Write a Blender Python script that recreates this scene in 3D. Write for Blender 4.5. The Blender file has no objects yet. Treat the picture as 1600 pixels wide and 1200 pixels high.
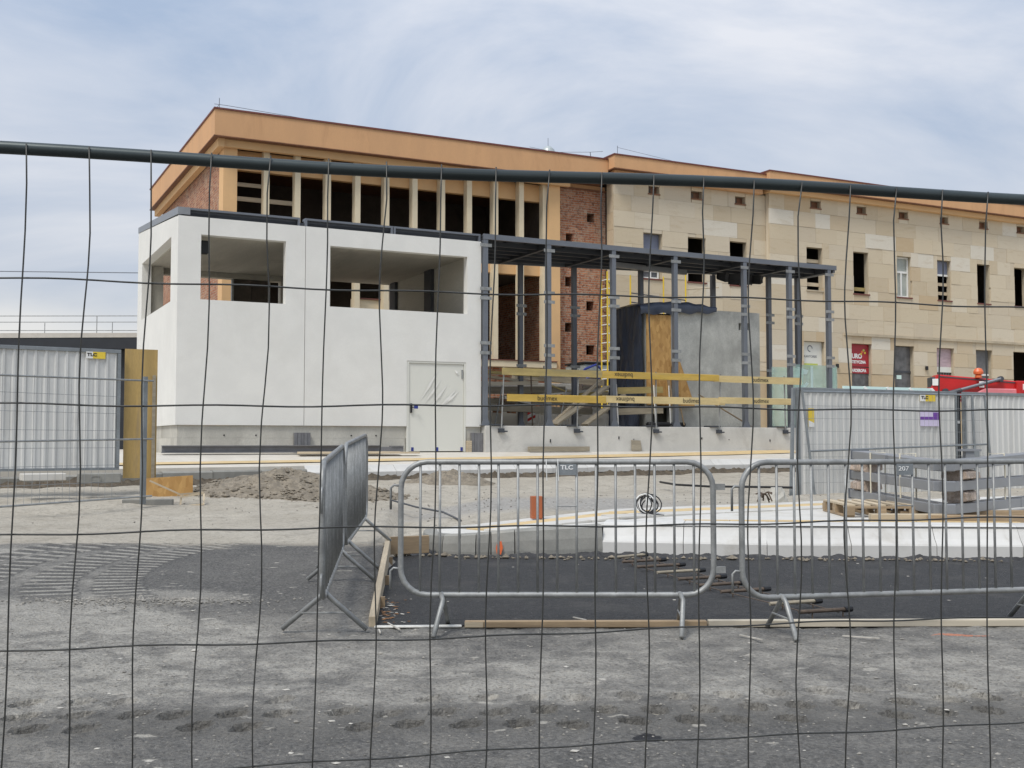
import bpy, bmesh, math, random
from mathutils import Vector, noise
random.seed(7)
R = math.radians
scene = bpy.context.scene
COL = scene.collection

# ------------------------------------------------------------------ camera
cam_data = bpy.data.cameras.new('camera')
cam = bpy.data.objects.new('camera', cam_data)
COL.objects.link(cam)
cam.location = (0, 0, 1.22)
cam.rotation_euler = (R(90) + math.atan(90 / 1750), 0, 0)
cam_data.sensor_width = 36
cam_data.lens = 36 * 1750 / 1600
cam_data.clip_start = 0.05
cam_data.clip_end = 3000
scene.camera = cam

# ------------------------------------------------------------------ sky
SUN_AZ, SUN_EL = R(212), R(56)          # azimuth clockwise from +Y, elevation
world = bpy.data.worlds.new('World')
scene.world = world
world.use_nodes = True
wt = world.node_tree
for n in list(wt.nodes):
    wt.nodes.remove(n)


def wn(kind, **kw):
    n = wt.nodes.new(kind)
    for k, v in kw.items():
        setattr(n, k, v)
    return n


w_out = wn('ShaderNodeOutputWorld')
w_bg = wn('ShaderNodeBackground')
w_bg.inputs['Strength'].default_value = 0.084
sky = wn('ShaderNodeTexSky', sky_type='NISHITA', sun_disc=False)
sky.sun_elevation = SUN_EL
sky.sun_rotation = SUN_AZ
sky.dust_density = 2.0
w_tc = wn('ShaderNodeTexCoord')
w_sep = wn('ShaderNodeSeparateXYZ')
wt.links.new(w_tc.outputs['Generated'], w_sep.inputs[0])
w_map = wn('ShaderNodeMapping')
w_map.inputs['Scale'].default_value = (1.0, 1.0, 2.6)
w_map.inputs['Location'].default_value = (0.35, 0.1, 0.3)
wt.links.new(w_tc.outputs['Generated'], w_map.inputs[0])
w_n1 = wn('ShaderNodeTexNoise')
w_n1.inputs['Scale'].default_value = 2.4
w_n1.inputs['Detail'].default_value = 9
w_n1.inputs['Roughness'].default_value = 0.56
w_n1.inputs['Distortion'].default_value = 0.5
wt.links.new(w_map.outputs[0], w_n1.inputs['Vector'])
w_r1 = wn('ShaderNodeValToRGB')
w_r1.color_ramp.elements[0].position = 0.41
w_r1.color_ramp.elements[1].position = 0.68
w_r1.color_ramp.elements[0].color = (2.65, 3.25, 4.25, 1)
w_r1.color_ramp.elements[1].color = (5.2, 5.3, 5.6, 1)
wt.links.new(w_n1.outputs['Fac'], w_r1.inputs[0])
# pale band of cloud low over the horizon
w_n2 = wn('ShaderNodeTexNoise')
w_n2.inputs['Scale'].default_value = 3.0
w_n2.inputs['Detail'].default_value = 5
wt.links.new(w_map.outputs[0], w_n2.inputs['Vector'])
w_a = wn('ShaderNodeMath', operation='MULTIPLY_ADD')
w_a.inputs[1].default_value = 0.12
wt.links.new(w_n2.outputs['Fac'], w_a.inputs[0])
wt.links.new(w_sep.outputs['Z'], w_a.inputs[2])
w_mr = wn('ShaderNodeMapRange', interpolation_type='SMOOTHSTEP')
w_mr.inputs['From Min'].default_value = 0.15
w_mr.inputs['From Max'].default_value = 0.215
w_mr.inputs['To Min'].default_value = 1.0
w_mr.inputs['To Max'].default_value = 0.0
wt.links.new(w_a.outputs[0], w_mr.inputs['Value'])
w_mixh = wn('ShaderNodeMix', data_type='RGBA')
w_mixh.inputs['B'].default_value = (6.6, 6.4, 6.1, 1)
wt.links.new(w_mr.outputs[0], w_mixh.inputs['Factor'])
wt.links.new(w_r1.outputs[0], w_mixh.inputs['A'])
w_mix = wn('ShaderNodeMix', data_type='RGBA')
w_mix.inputs['Factor'].default_value = 0.88
wt.links.new(sky.outputs[0], w_mix.inputs['A'])
wt.links.new(w_mixh.outputs['Result'], w_mix.inputs['B'])
# an overcast dome is brighter overhead than at the horizon
w_z = wn('ShaderNodeMath', operation='MULTIPLY_ADD')
w_z.use_clamp = False
w_z.inputs[1].default_value = 0.75
w_z.inputs[2].default_value = 0.88
w_zm = wn('ShaderNodeMath', operation='MAXIMUM')
w_zm.inputs[1].default_value = 0.0
wt.links.new(w_sep.outputs['Z'], w_zm.inputs[0])
wt.links.new(w_zm.outputs[0], w_z.inputs[0])
w_sc = wn('ShaderNodeVectorMath', operation='SCALE')
wt.links.new(w_mix.outputs['Result'], w_sc.inputs[0])
wt.links.new(w_z.outputs[0], w_sc.inputs['Scale'])
wt.links.new(w_sc.outputs[0], w_bg.inputs['Color'])
wt.links.new(w_bg.outputs[0], w_out.inputs['Surface'])

sun_data = bpy.data.lights.new('sun', 'SUN')
sun_data.energy = 1.5
sun_data.angle = R(18)
sun_data.color = (1.0, 0.965, 0.91)
sun = bpy.data.objects.new('sun', sun_data)
COL.objects.link(sun)
sdir = Vector((math.sin(SUN_AZ) * math.cos(SUN_EL), math.cos(SUN_AZ) * math.cos(SUN_EL), math.sin(SUN_EL)))
sun.rotation_euler = (-sdir).to_track_quat('-Z', 'Y').to_euler()

vs = scene.view_settings
vs.view_transform = 'Standard'
vs.look = 'None'
vs.gamma = 1
vs.use_curve_mapping = False
vs.exposure = 0.80


# ------------------------------------------------------------------ materials
class NT:
    def __init__(self, name):
        self.m = bpy.data.materials.new(name)
        self.m.use_nodes = True
        self.t = self.m.node_tree
        self.b = self.t.nodes['Principled BSDF']
        self.o = self.t.nodes['Material Output']

    def n(self, kind, ins=None, **kw):
        n = self.t.nodes.new(kind)
        for k, v in kw.items():
            setattr(n, k, v)
        for k, v in (ins or {}).items():
            s = n.inputs[k]
            if hasattr(v, 'is_output') or isinstance(v, bpy.types.NodeSocket):
                self.t.links.new(v, s)
            else:
                s.default_value = v
        return n

    def link(self, a, b):
        self.t.links.new(a, b)

    def math(self, op, a, b=0.0, c=0.0, clamp=False):
        n = self.n('ShaderNodeMath', {0: a, 1: b, 2: c}, operation=op)
        n.use_clamp = clamp
        return n.outputs[0]

    def noise(self, vec, scale, detail=5, rough=0.55, dist=0.0):
        return self.n('ShaderNodeTexNoise', {'Vector': vec, 'Scale': scale, 'Detail': detail, 'Roughness': rough, 'Distortion': dist}).outputs['Fac']

    def ramp(self, fac, stops):
        n = self.n('ShaderNodeValToRGB', {0: fac})
        e = n.color_ramp.elements
        while len(e) < len(stops):
            e.new(0.5)
        for i, (p, c) in enumerate(stops):
            e[i].position = p
            e[i].color = (c[0], c[1], c[2], 1)
        return n.outputs[0]

    def mix(self, fac, a, b, mode='MIX'):
        n = self.n('ShaderNodeMix', data_type='RGBA', blend_type=mode)
        for key, v in (('Factor', fac), ('A', a), ('B', b)):
            s = n.inputs[key]
            if isinstance(v, bpy.types.NodeSocket):
                self.t.links.new(v, s)
            elif key == 'Factor':
                s.default_value = v
            else:
                s.default_value = (v[0], v[1], v[2], 1)
        return n.outputs['Result']

    def smooth(self, v, lo, hi, a=0.0, b=1.0):
        return self.n('ShaderNodeMapRange', {'Value': v, 'From Min': lo, 'From Max': hi, 'To Min': a, 'To Max': b}, interpolation_type='SMOOTHSTEP').outputs[0]

    def coords(self, rand=True):
        tc = self.n('ShaderNodeTexCoord').outputs['Object']
        if not rand:
            return tc
        oi = self.n('ShaderNodeObjectInfo').outputs['Random']
        off = self.n('ShaderNodeCombineXYZ', {0: self.math('MULTIPLY', oi, 37.0), 1: self.math('MULTIPLY', oi, 91.0), 2: self.math('MULTIPLY', oi, 13.0)}).outputs[0]
        return self.n('ShaderNodeVectorMath', {0: tc, 1: off}, operation='ADD').outputs[0]

    def bump(self, h, strength=0.3, dist=0.01):
        self.link(self.n('ShaderNodeBump', {'Height': h, 'Strength': strength, 'Distance': dist}).outputs[0], self.b.inputs['Normal'])

    def done(self, col=None, rough=0.7, metal=0.0):
        for key, v in (('Base Color', col), ('Roughness', rough), ('Metallic', metal)):
            if v is None:
                continue
            s = self.b.inputs[key]
            if isinstance(v, bpy.types.NodeSocket):
                self.link(v, s)
            elif key == 'Base Color':
                s.default_value = (v[0], v[1], v[2], 1)
            else:
                s.default_value = v
        return self.m


MATS = {}


def sc(c, k):
    return tuple(min(1.0, x * k) for x in c)


def plain(name, col, rough=0.7, metal=0.0, var=0.12, scale=2.5, fine=60, bump=0.15, dist=0.006, stain=None, stain_amt=0.5, stain_scale=1.3, stretch=(1, 1, 1), jitter=0.0):
    """Base colour with broad mottling, fine grain, optional stains and per-object tone."""
    t = NT(name)
    v = t.coords()
    if stretch != (1, 1, 1):
        v = t.n('ShaderNodeMapping', {'Vector': v, 'Scale': stretch}).outputs[0]
    a = t.noise(v, scale, 6, 0.6)
    f = t.noise(v, fine, 3, 0.6)
    c = t.mix(t.smooth(a, 0.3, 0.7), sc(col, 1 - var), sc(col, 1 + var))
    c = t.mix(t.smooth(f, 0.35, 0.65, 0, 0.35), c, sc(col, 1 - 1.6 * var))
    if stain:
        s = t.noise(v, stain_scale, 8, 0.68, 0.6)
        c = t.mix(t.smooth(s, 0.5, 0.75, 0, stain_amt), c, stain)
    if jitter:
        r = t.n('ShaderNodeObjectInfo').outputs['Random']
        k = t.math('MULTIPLY_ADD', r, 2 * jitter, 1 - jitter)
        kk = t.n('ShaderNodeCombineColor', {0: k, 1: k, 2: k}).outputs[0]
        c = t.mix(1.0, c, kk, 'MULTIPLY')
    if bump:
        t.bump(t.math('ADD', t.math('MULTIPLY', a, 0.5), f), bump, dist)
    rr = t.smooth(a, 0.2, 0.8, rough - 0.07, min(1, rough + 0.07))
    MATS[name] = t.done(c, rr, metal)


plain('plaster_white', (0.72, 0.71, 0.665), 0.88, var=0.04, scale=1.6, fine=45, bump=0.3, dist=0.006, stain=(0.63, 0.615, 0.56), stain_amt=0.4, stain_scale=0.8)
plain('concrete_pale', (0.56, 0.545, 0.50), 0.85, var=0.09, scale=1.6, fine=45, bump=0.25, dist=0.006, stain=(0.33, 0.31, 0.27), stain_amt=0.55)
plain('concrete_plinth', (0.50, 0.48, 0.42), 0.88, var=0.14, scale=1.4, fine=40, bump=0.3, stain=(0.26, 0.24, 0.20), stain_amt=0.75, stretch=(1, 1, 0.6))
plain('concrete_grey', (0.43, 0.43, 0.395), 0.86, var=0.24, scale=1.6, fine=50, bump=0.25, stain=(0.26, 0.26, 0.235), stain_amt=0.75, stretch=(1, 1, 0.7))
plain('concrete_inside', (0.46, 0.435, 0.37), 0.88, var=0.14, scale=1.2, fine=40, bump=0.2, stain=(0.27, 0.25, 0.21), stain_amt=0.7, stretch=(1, 0.18, 1))
plain('steel_grey', (0.155, 0.168, 0.19), 0.42, metal=0.25, var=0.08, scale=2, fine=30, bump=0.03)
plain('steel_dark', (0.06, 0.066, 0.077), 0.5, metal=0.2, var=0.1, bump=0.03)
plain('steel_frame', (0.25, 0.258, 0.268), 0.4, metal=0.25, var=0.08, bump=0.03)
plain('galvanised', (0.30, 0.305, 0.295), 0.5, metal=0.35, var=0.22, scale=9, fine=70, bump=0.06, dist=0.002, stain=(0.26, 0.26, 0.25), stain_amt=0.5, stain_scale=4, jitter=0.10)
plain('fence_tube', (0.05, 0.062, 0.062), 0.36, metal=0.45, var=0.25, scale=5, fine=40, bump=0.08, dist=0.002, stretch=(0.3, 1, 1))
plain('fence_wire', (0.06, 0.06, 0.055), 0.42, metal=0.4, var=0.25, scale=14, fine=60, bump=0.05, dist=0.001)
plain('mesh_thin', (0.30, 0.31, 0.31), 0.5, metal=0.4, var=0.1, bump=0)
plain('orange_render', (0.61, 0.35, 0.175), 0.85, var=0.06, scale=1.2, fine=60, bump=0.12, stain=(0.46, 0.25, 0.12), stain_amt=0.6, stain_scale=1.1, stretch=(1, 1, 0.3))
plain('peach_render', (0.70, 0.44, 0.215), 0.85, var=0.05, scale=1.0, fine=60, bump=0.08, stain=(0.58, 0.38, 0.2), stain_amt=0.5)
plain('cream_render', (0.72, 0.615, 0.43), 0.85, var=0.06, scale=1.5, fine=60, bump=0.08, stain=(0.58, 0.47, 0.32), stain_amt=0.5)
plain('flashing_red', (0.17, 0.055, 0.04), 0.55, metal=0.1, var=0.15, bump=0.05)
plain('drip_brown', (0.20, 0.09, 0.045), 0.7, var=0.25, scale=6, bump=0.1)
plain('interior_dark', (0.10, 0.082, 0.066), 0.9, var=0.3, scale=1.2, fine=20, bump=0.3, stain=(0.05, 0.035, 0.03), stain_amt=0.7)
plain('corrugated', (0.60, 0.60, 0.575), 0.45, metal=0.15, var=0.05, scale=1.2, fine=30, bump=0.03, stain=(0.36, 0.345, 0.31), stain_amt=0.6, stain_scale=1.6, stretch=(1, 1, 0.35))
plain('frame_zinc', (0.24, 0.26, 0.27), 0.45, metal=0.4, var=0.15, scale=6, bump=0.05)
plain('white_kerb', (0.54, 0.53, 0.50), 0.8, var=0.045, scale=3, fine=80, bump=0.12, dist=0.003, stain=(0.42, 0.40, 0.36), stain_amt=0.9, stain_scale=2.6, jitter=0.07)
plain('grey_kerb', (0.255, 0.25, 0.225), 0.85, var=0.14, scale=4, fine=70, bump=0.25, dist=0.004, stain=(0.36, 0.33, 0.28), stain_amt=0.5, jitter=0.14)
plain('slab_white', (0.53, 0.515, 0.475), 0.85, var=0.06, scale=4, fine=80, bump=0.15, dist=0.003, stain=(0.40, 0.365, 0.30), stain_amt=0.95, stain_scale=1.0, jitter=0.07)
plain('slab_tan', (0.56, 0.42, 0.22), 0.85, var=0.08, scale=5, fine=90, bump=0.2, dist=0.004, stain=(0.52, 0.46, 0.36), stain_amt=0.6, jitter=0.07)
plain('paving_cream', (0.54, 0.505, 0.44), 0.88, var=0.07, scale=2, fine=50, bump=0.12, stain=(0.5, 0.43, 0.33), stain_amt=0.6)
plain('soil', (0.115, 0.092, 0.064), 0.95, var=0.35, scale=9, fine=40, bump=0.9, dist=0.03, stain=(0.10, 0.08, 0.055), stain_amt=0.7, stain_scale=5)
plain('mound_soil', (0.245, 0.21, 0.16), 0.95, var=0.3, scale=8, fine=36, bump=0.9, dist=0.03, stain=(0.19, 0.165, 0.125), stain_amt=0.7, stain_scale=4)
plain('wood_pale', (0.52, 0.43, 0.30), 0.75, var=0.14, scale=5, fine=30, bump=0.15, stretch=(0.25, 3, 3), stain=(0.34, 0.27, 0.18), stain_amt=0.5, jitter=0.12)
plain('board_pale', (0.56, 0.50, 0.39), 0.75, var=0.1, scale=5, fine=30, bump=0.15, stretch=(0.25, 3, 3), stain=(0.4, 0.34, 0.25), stain_amt=0.5)
plain('wood_brown', (0.33, 0.24, 0.145), 0.78, var=0.2, scale=5, fine=30, bump=0.2, stretch=(0.25, 3, 3), stain=(0.18, 0.12, 0.075), stain_amt=0.6, jitter=0.15)
plain('wood_weathered', (0.31, 0.27, 0.20), 0.82, var=0.2, scale=5, fine=30, bump=0.2, stretch=(0.25, 3, 3), stain=(0.18, 0.16, 0.12), stain_amt=0.6, jitter=0.15)
plain('board_yellow', (0.54, 0.36, 0.07), 0.65, var=0.14, scale=3, fine=30, bump=0.1, stretch=(0.4, 2, 2), stain=(0.42, 0.32, 0.16), stain_amt=0.75, stain_scale=2)
plain('board_worn', (0.40, 0.31, 0.12), 0.72, var=0.18, scale=3, fine=30, bump=0.12, stretch=(0.4, 2, 2), stain=(0.24, 0.21, 0.13), stain_amt=0.8, stain_scale=2)
plain('board_faded', (0.60, 0.47, 0.23), 0.7, var=0.12, scale=3, fine=30, bump=0.1, stretch=(0.4, 2, 2), stain=(0.55, 0.36, 0.08), stain_amt=0.7, stain_scale=1.4)
plain('plywood', (0.42, 0.285, 0.10), 0.6, var=0.16, scale=2.5, fine=30, bump=0.08, stretch=(2.5, 2.5, 0.35), stain=(0.26, 0.20, 0.12), stain_amt=0.7, stain_scale=2.2)
plain('tarp_navy', (0.04, 0.05, 0.075), 0.33, var=0.25, scale=2, fine=30, bump=0.1)
plain('black_rubber', (0.012, 0.012, 0.013), 0.6, var=0.2, bump=0.1)
plain('black_print', (0.03, 0.025, 0.02), 0.7, var=0.1, bump=0)
plain('white_print', (0.78, 0.78, 0.76), 0.5, var=0.03, bump=0)
plain('door_cream', (0.66, 0.655, 0.59), 0.45, var=0.02, scale=1, bump=0.02)
plain('film', (0.74, 0.73, 0.68), 0.18, var=0.03, bump=0.1)
plain('tape_blue', (0.02, 0.035, 0.22), 0.5, var=0.1, bump=0)
plain('paint_red', (0.50, 0.012, 0.012), 0.32, var=0.12, scale=3, bump=0.02)
plain('paint_pink', (0.62, 0.20, 0.22), 0.4, var=0.08, bump=0)
plain('paint_orange', (0.75, 0.16, 0.05), 0.4, var=0.1, bump=0)
plain('paint_yellow', (0.72, 0.50, 0.04), 0.5, var=0.1, bump=0.02)
plain('sticker_yellow', (0.75, 0.55, 0.05), 0.5, var=0.04, bump=0)
plain('sticker_purple', (0.16, 0.05, 0.33), 0.5, var=0.1, bump=0)
plain('sticker_lilac', (0.62, 0.55, 0.72), 0.5, var=0.06, bump=0)
plain('sign_white', (0.70, 0.70, 0.64), 0.5, var=0.04, bump=0)
plain('sign_red', (0.36, 0.02, 0.03), 0.45, var=0.1, bump=0)
plain('sign_mauve', (0.48, 0.36, 0.39), 0.5, var=0.2, scale=3, bump=0, stretch=(0.7, 1, 3))
plain('lime_print', (0.50, 0.56, 0.10), 0.5, var=0.06, bump=0)
plain('grey_print', (0.20, 0.21, 0.22), 0.5, var=0.06, bump=0)
plain('clay_orange', (0.36, 0.11, 0.045), 0.65, var=0.12, bump=0.05)
plain('film_wrap', (0.42, 0.33, 0.26), 0.28, var=0.35, scale=7, fine=30, bump=0.6, dist=0.03, stain=(0.66, 0.60, 0.55), stain_amt=0.8, stain_scale=5)
plain('strap_cream', (0.66, 0.61, 0.48), 0.6, var=0.06, bump=0)
plain('plastic_grey', (0.17, 0.17, 0.175), 0.6, var=0.15, scale=6, bump=0.05, jitter=0.1)
plain('rust', (0.115, 0.085, 0.062), 0.8, var=0.3, scale=20, bump=0.2)
plain('zinc_vent', (0.42, 0.46, 0.45), 0.45, metal=0.3, var=0.1, bump=0.03)
plain('panel_blue', (0.17, 0.19, 0.26), 0.5, var=0.1, bump=0)
plain('shed_dark', (0.018, 0.022, 0.028), 0.6, var=0.2, bump=0.05)
plain('shed_trim', (0.50, 0.48, 0.43), 0.7, var=0.08, bump=0.05)
plain('paint_white', (0.76, 0.76, 0.73), 0.5, var=0.04, bump=0)
plain('leaf_litter', (0.30, 0.15, 0.06), 0.8, var=0.5, scale=30, bump=0.1)
plain('chip_white', (0.68, 0.66, 0.60), 0.7, var=0.15, scale=30, bump=0.1)
plain('chip_pale', (0.50, 0.47, 0.41), 0.8, var=0.2, scale=30, bump=0.1)
plain('pebble', (0.28, 0.262, 0.228), 0.85, var=0.4, scale=7, fine=40, bump=0.2)
plain('asphalt_crumb', (0.045, 0.045, 0.047), 0.85, var=0.4, scale=14, fine=60, bump=0.3)


def mk_brick():
    t = NT('brick')
    v = t.coords(False)
    s = t.n('ShaderNodeSeparateXYZ', {0: v})
    w = t.n('ShaderNodeCombineXYZ', {0: t.math('ADD', s.outputs[0], s.outputs[1]), 1: s.outputs[2], 2: 0.0}).outputs[0]
    dn = t.n('ShaderNodeTexNoise', {'Vector': v, 'Scale': 5.0, 'Detail': 3.0})
    w = t.n('ShaderNodeVectorMath', {0: w, 1: t.n('ShaderNodeVectorMath', {0: dn.outputs['Color'], 'Scale': 0.05}, operation='SCALE').outputs[0]}, operation='ADD').outputs[0]
    br = t.n('ShaderNodeTexBrick', {'Vector': w, 'Color1': (0.33, 0.105, 0.048, 1), 'Color2': (0.50, 0.225, 0.115, 1), 'Mortar': (0.42, 0.35, 0.27, 1), 'Scale': 1.0, 'Mortar Size': 0.012, 'Mortar Smooth': 0.4, 'Bias': 0.0, 'Brick Width': 0.27, 'Row Height': 0.083})
    n1 = t.noise(v, 1.2, 8, 0.7, 0.5)
    n2 = t.noise(v, 9.0, 6, 0.7)
    n3 = t.noise(v, 3.5, 6, 0.7, 1.0)
    c = t.mix(t.smooth(n1, 0.46, 0.7, 0, 0.55), br.outputs['Color'], (0.46, 0.36, 0.26))
    c = t.mix(t.smooth(n2, 0.5, 0.64, 0, 0.8), c, (0.15, 0.065, 0.04))
    c = t.mix(t.smooth(n3, 0.56, 0.68, 0, 0.6), c, (0.54, 0.44, 0.33))
    t.bump(t.math('ADD', br.outputs['Fac'], t.math('MULTIPLY', n2, -2.0)), 0.8, -0.025)
    MATS['brick'] = t.done(c, 0.9)


mk_brick()


def mk_stone():
    t = NT('sandstone')
    v = t.coords()
    r = t.n('ShaderNodeObjectInfo').outputs['Random']
    c = t.ramp(r, [(0.0, (0.58, 0.49, 0.345)), (0.16, (0.49, 0.395, 0.265)), (0.34, (0.62, 0.535, 0.395)), (0.52, (0.52, 0.445, 0.335)), (0.70, (0.64, 0.57, 0.445)), (0.84, (0.47, 0.335, 0.185)), (0.90, (0.60, 0.50, 0.35)), (0.96, (0.68, 0.65, 0.57))])
    n = t.noise(t.n('ShaderNodeMapping', {'Vector': v, 'Scale': (1, 1, 2.2)}).outputs[0], 1.6, 8, 0.65, 0.8)
    f = t.noise(v, 30, 4, 0.6)
    c = t.mix(0.32, c, (0.585, 0.50, 0.365))
    c = t.mix(t.smooth(n, 0.52, 0.74, 0, 0.45), c, (0.44, 0.34, 0.21))
    c = t.mix(t.smooth(n, 0.5, 0.25, 0, 0.15), c, (0.61, 0.55, 0.43))
    c = t.mix(t.smooth(f, 0.45, 0.7, 0, 0.18), c, (0.38, 0.30, 0.19))
    t.bump(t.math('ADD', n, f), 0.2, 0.008)
    MATS['sandstone'] = t.done(c, 0.85)
    plain('stone_joint', (0.42, 0.35, 0.24), 0.9, var=0.2, scale=1, fine=40, bump=0.2, stain=(0.30, 0.26, 0.20), stain_amt=0.7)
    plain('stone_reveal', (0.47, 0.40, 0.29), 0.88, var=0.14, scale=2, fine=40, bump=0.15, stain=(0.3, 0.25, 0.18), stain_amt=0.6)


mk_stone()


def mk_osb():
    t = NT('osb')
    v = t.n('ShaderNodeMapping', {'Vector': t.coords(), 'Scale': (1.0, 1.0, 0.45)}).outputs[0]
    vo = t.n('ShaderNodeTexVoronoi', {'Vector': v, 'Scale': 16.0})
    n = t.noise(v, 5, 5, 0.6)
    c = t.mix(vo.outputs['Color'], (0.36, 0.19, 0.055), (0.56, 0.34, 0.12))
    c = t.mix(t.smooth(n, 0.55, 0.75, 0, 0.4), c, (0.30, 0.16, 0.055))
    MATS['osb'] = t.done(c, 0.75)


mk_osb()


def mk_glass():
    t = NT('glass_green')
    t.b.inputs['Base Color'].default_value = (0.62, 0.82, 0.74, 1)
    t.b.inputs['Roughness'].default_value = 0.08
    t.b.inputs['Transmission Weight'].default_value = 0.45
    t.b.inputs['Alpha'].default_value = 0.62
    t.b.inputs['IOR'].default_value = 1.1
    v = t.coords()
    c = t.mix(t.smooth(t.noise(v, 1.5, 4), 0.3, 0.7), (0.55, 0.76, 0.68), (0.66, 0.84, 0.77))
    t.link(c, t.b.inputs['Base Color'])
    MATS['glass_green'] = t.m
    plain('glass_film', (0.60, 0.76, 0.71), 0.5, var=0.05, bump=0)
    t = NT('window_glass')
    c = t.mix(t.smooth(t.noise(t.coords(), 3, 4), 0.3, 0.7), (0.30, 0.33, 0.30), (0.40, 0.42, 0.38))
    MATS['window_glass'] = t.done(c, 0.12)
    t = NT('dark_glass')
    c = t.mix(t.smooth(t.noise(t.coords(), 3, 4), 0.3, 0.7), (0.06, 0.062, 0.065), (0.13, 0.13, 0.135))
    MATS['dark_glass'] = t.done(c, 0.15)


mk_glass()


def mk_sand():
    t = NT('sand_ground')
    v = t.coords(False)
    s = t.n('ShaderNodeSeparateXYZ', {0: v})
    a = t.noise(v, 0.55, 8, 0.62, 0.4)
    b = t.noise(v, 3.2, 8, 0.68, 0.3)
    f = t.noise(v, 24, 5, 0.75)
    g = t.noise(v, 9, 6, 0.75, 0.5)
    c = t.mix(t.smooth(a, 0.3, 0.7), (0.51, 0.468, 0.39), (0.43, 0.388, 0.315))
    c = t.mix(t.smooth(g, 0.5, 0.66, 0, 0.6), c, (0.30, 0.268, 0.215))
    c = t.mix(t.smooth(b, 0.5, 0.68, 0, 0.7), c, (0.29, 0.258, 0.205))
    c = t.mix(t.smooth(b, 0.45, 0.25, 0, 0.5), c, (0.58, 0.53, 0.43))
    c = t.mix(t.smooth(f, 0.48, 0.68, 0, 0.6), c, (0.25, 0.222, 0.175))
    # gravelled patch in the middle of the plot
    dx = t.math('DIVIDE', t.math('SUBTRACT', s.outputs[0], 0.4), 2.4)
    dy = t.math('DIVIDE', t.math('SUBTRACT', s.outputs[1], 17.0), 2.2)
    rr = t.math('ADD', t.math('MULTIPLY', dx, dx), t.math('MULTIPLY', dy, dy))
    rr = t.math('ADD', rr, t.math('MULTIPLY_ADD', b, 1.6, -0.8))
    vo = t.n('ShaderNodeTexVoronoi', {'Vector': v, 'Scale': 26.0})
    grav = t.mix(vo.outputs['Color'], (0.20, 0.195, 0.185), (0.46, 0.44, 0.41))
    c = t.mix(t.smooth(rr, 1.1, 0.3, 0, 0.75), c, grav)
    t.bump(t.math('ADD', t.math('MULTIPLY', b, 2.0), t.math('ADD', f, g)), 0.9, 0.035)
    MATS['sand_ground'] = t.done(c, 0.95)


mk_sand()


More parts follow.
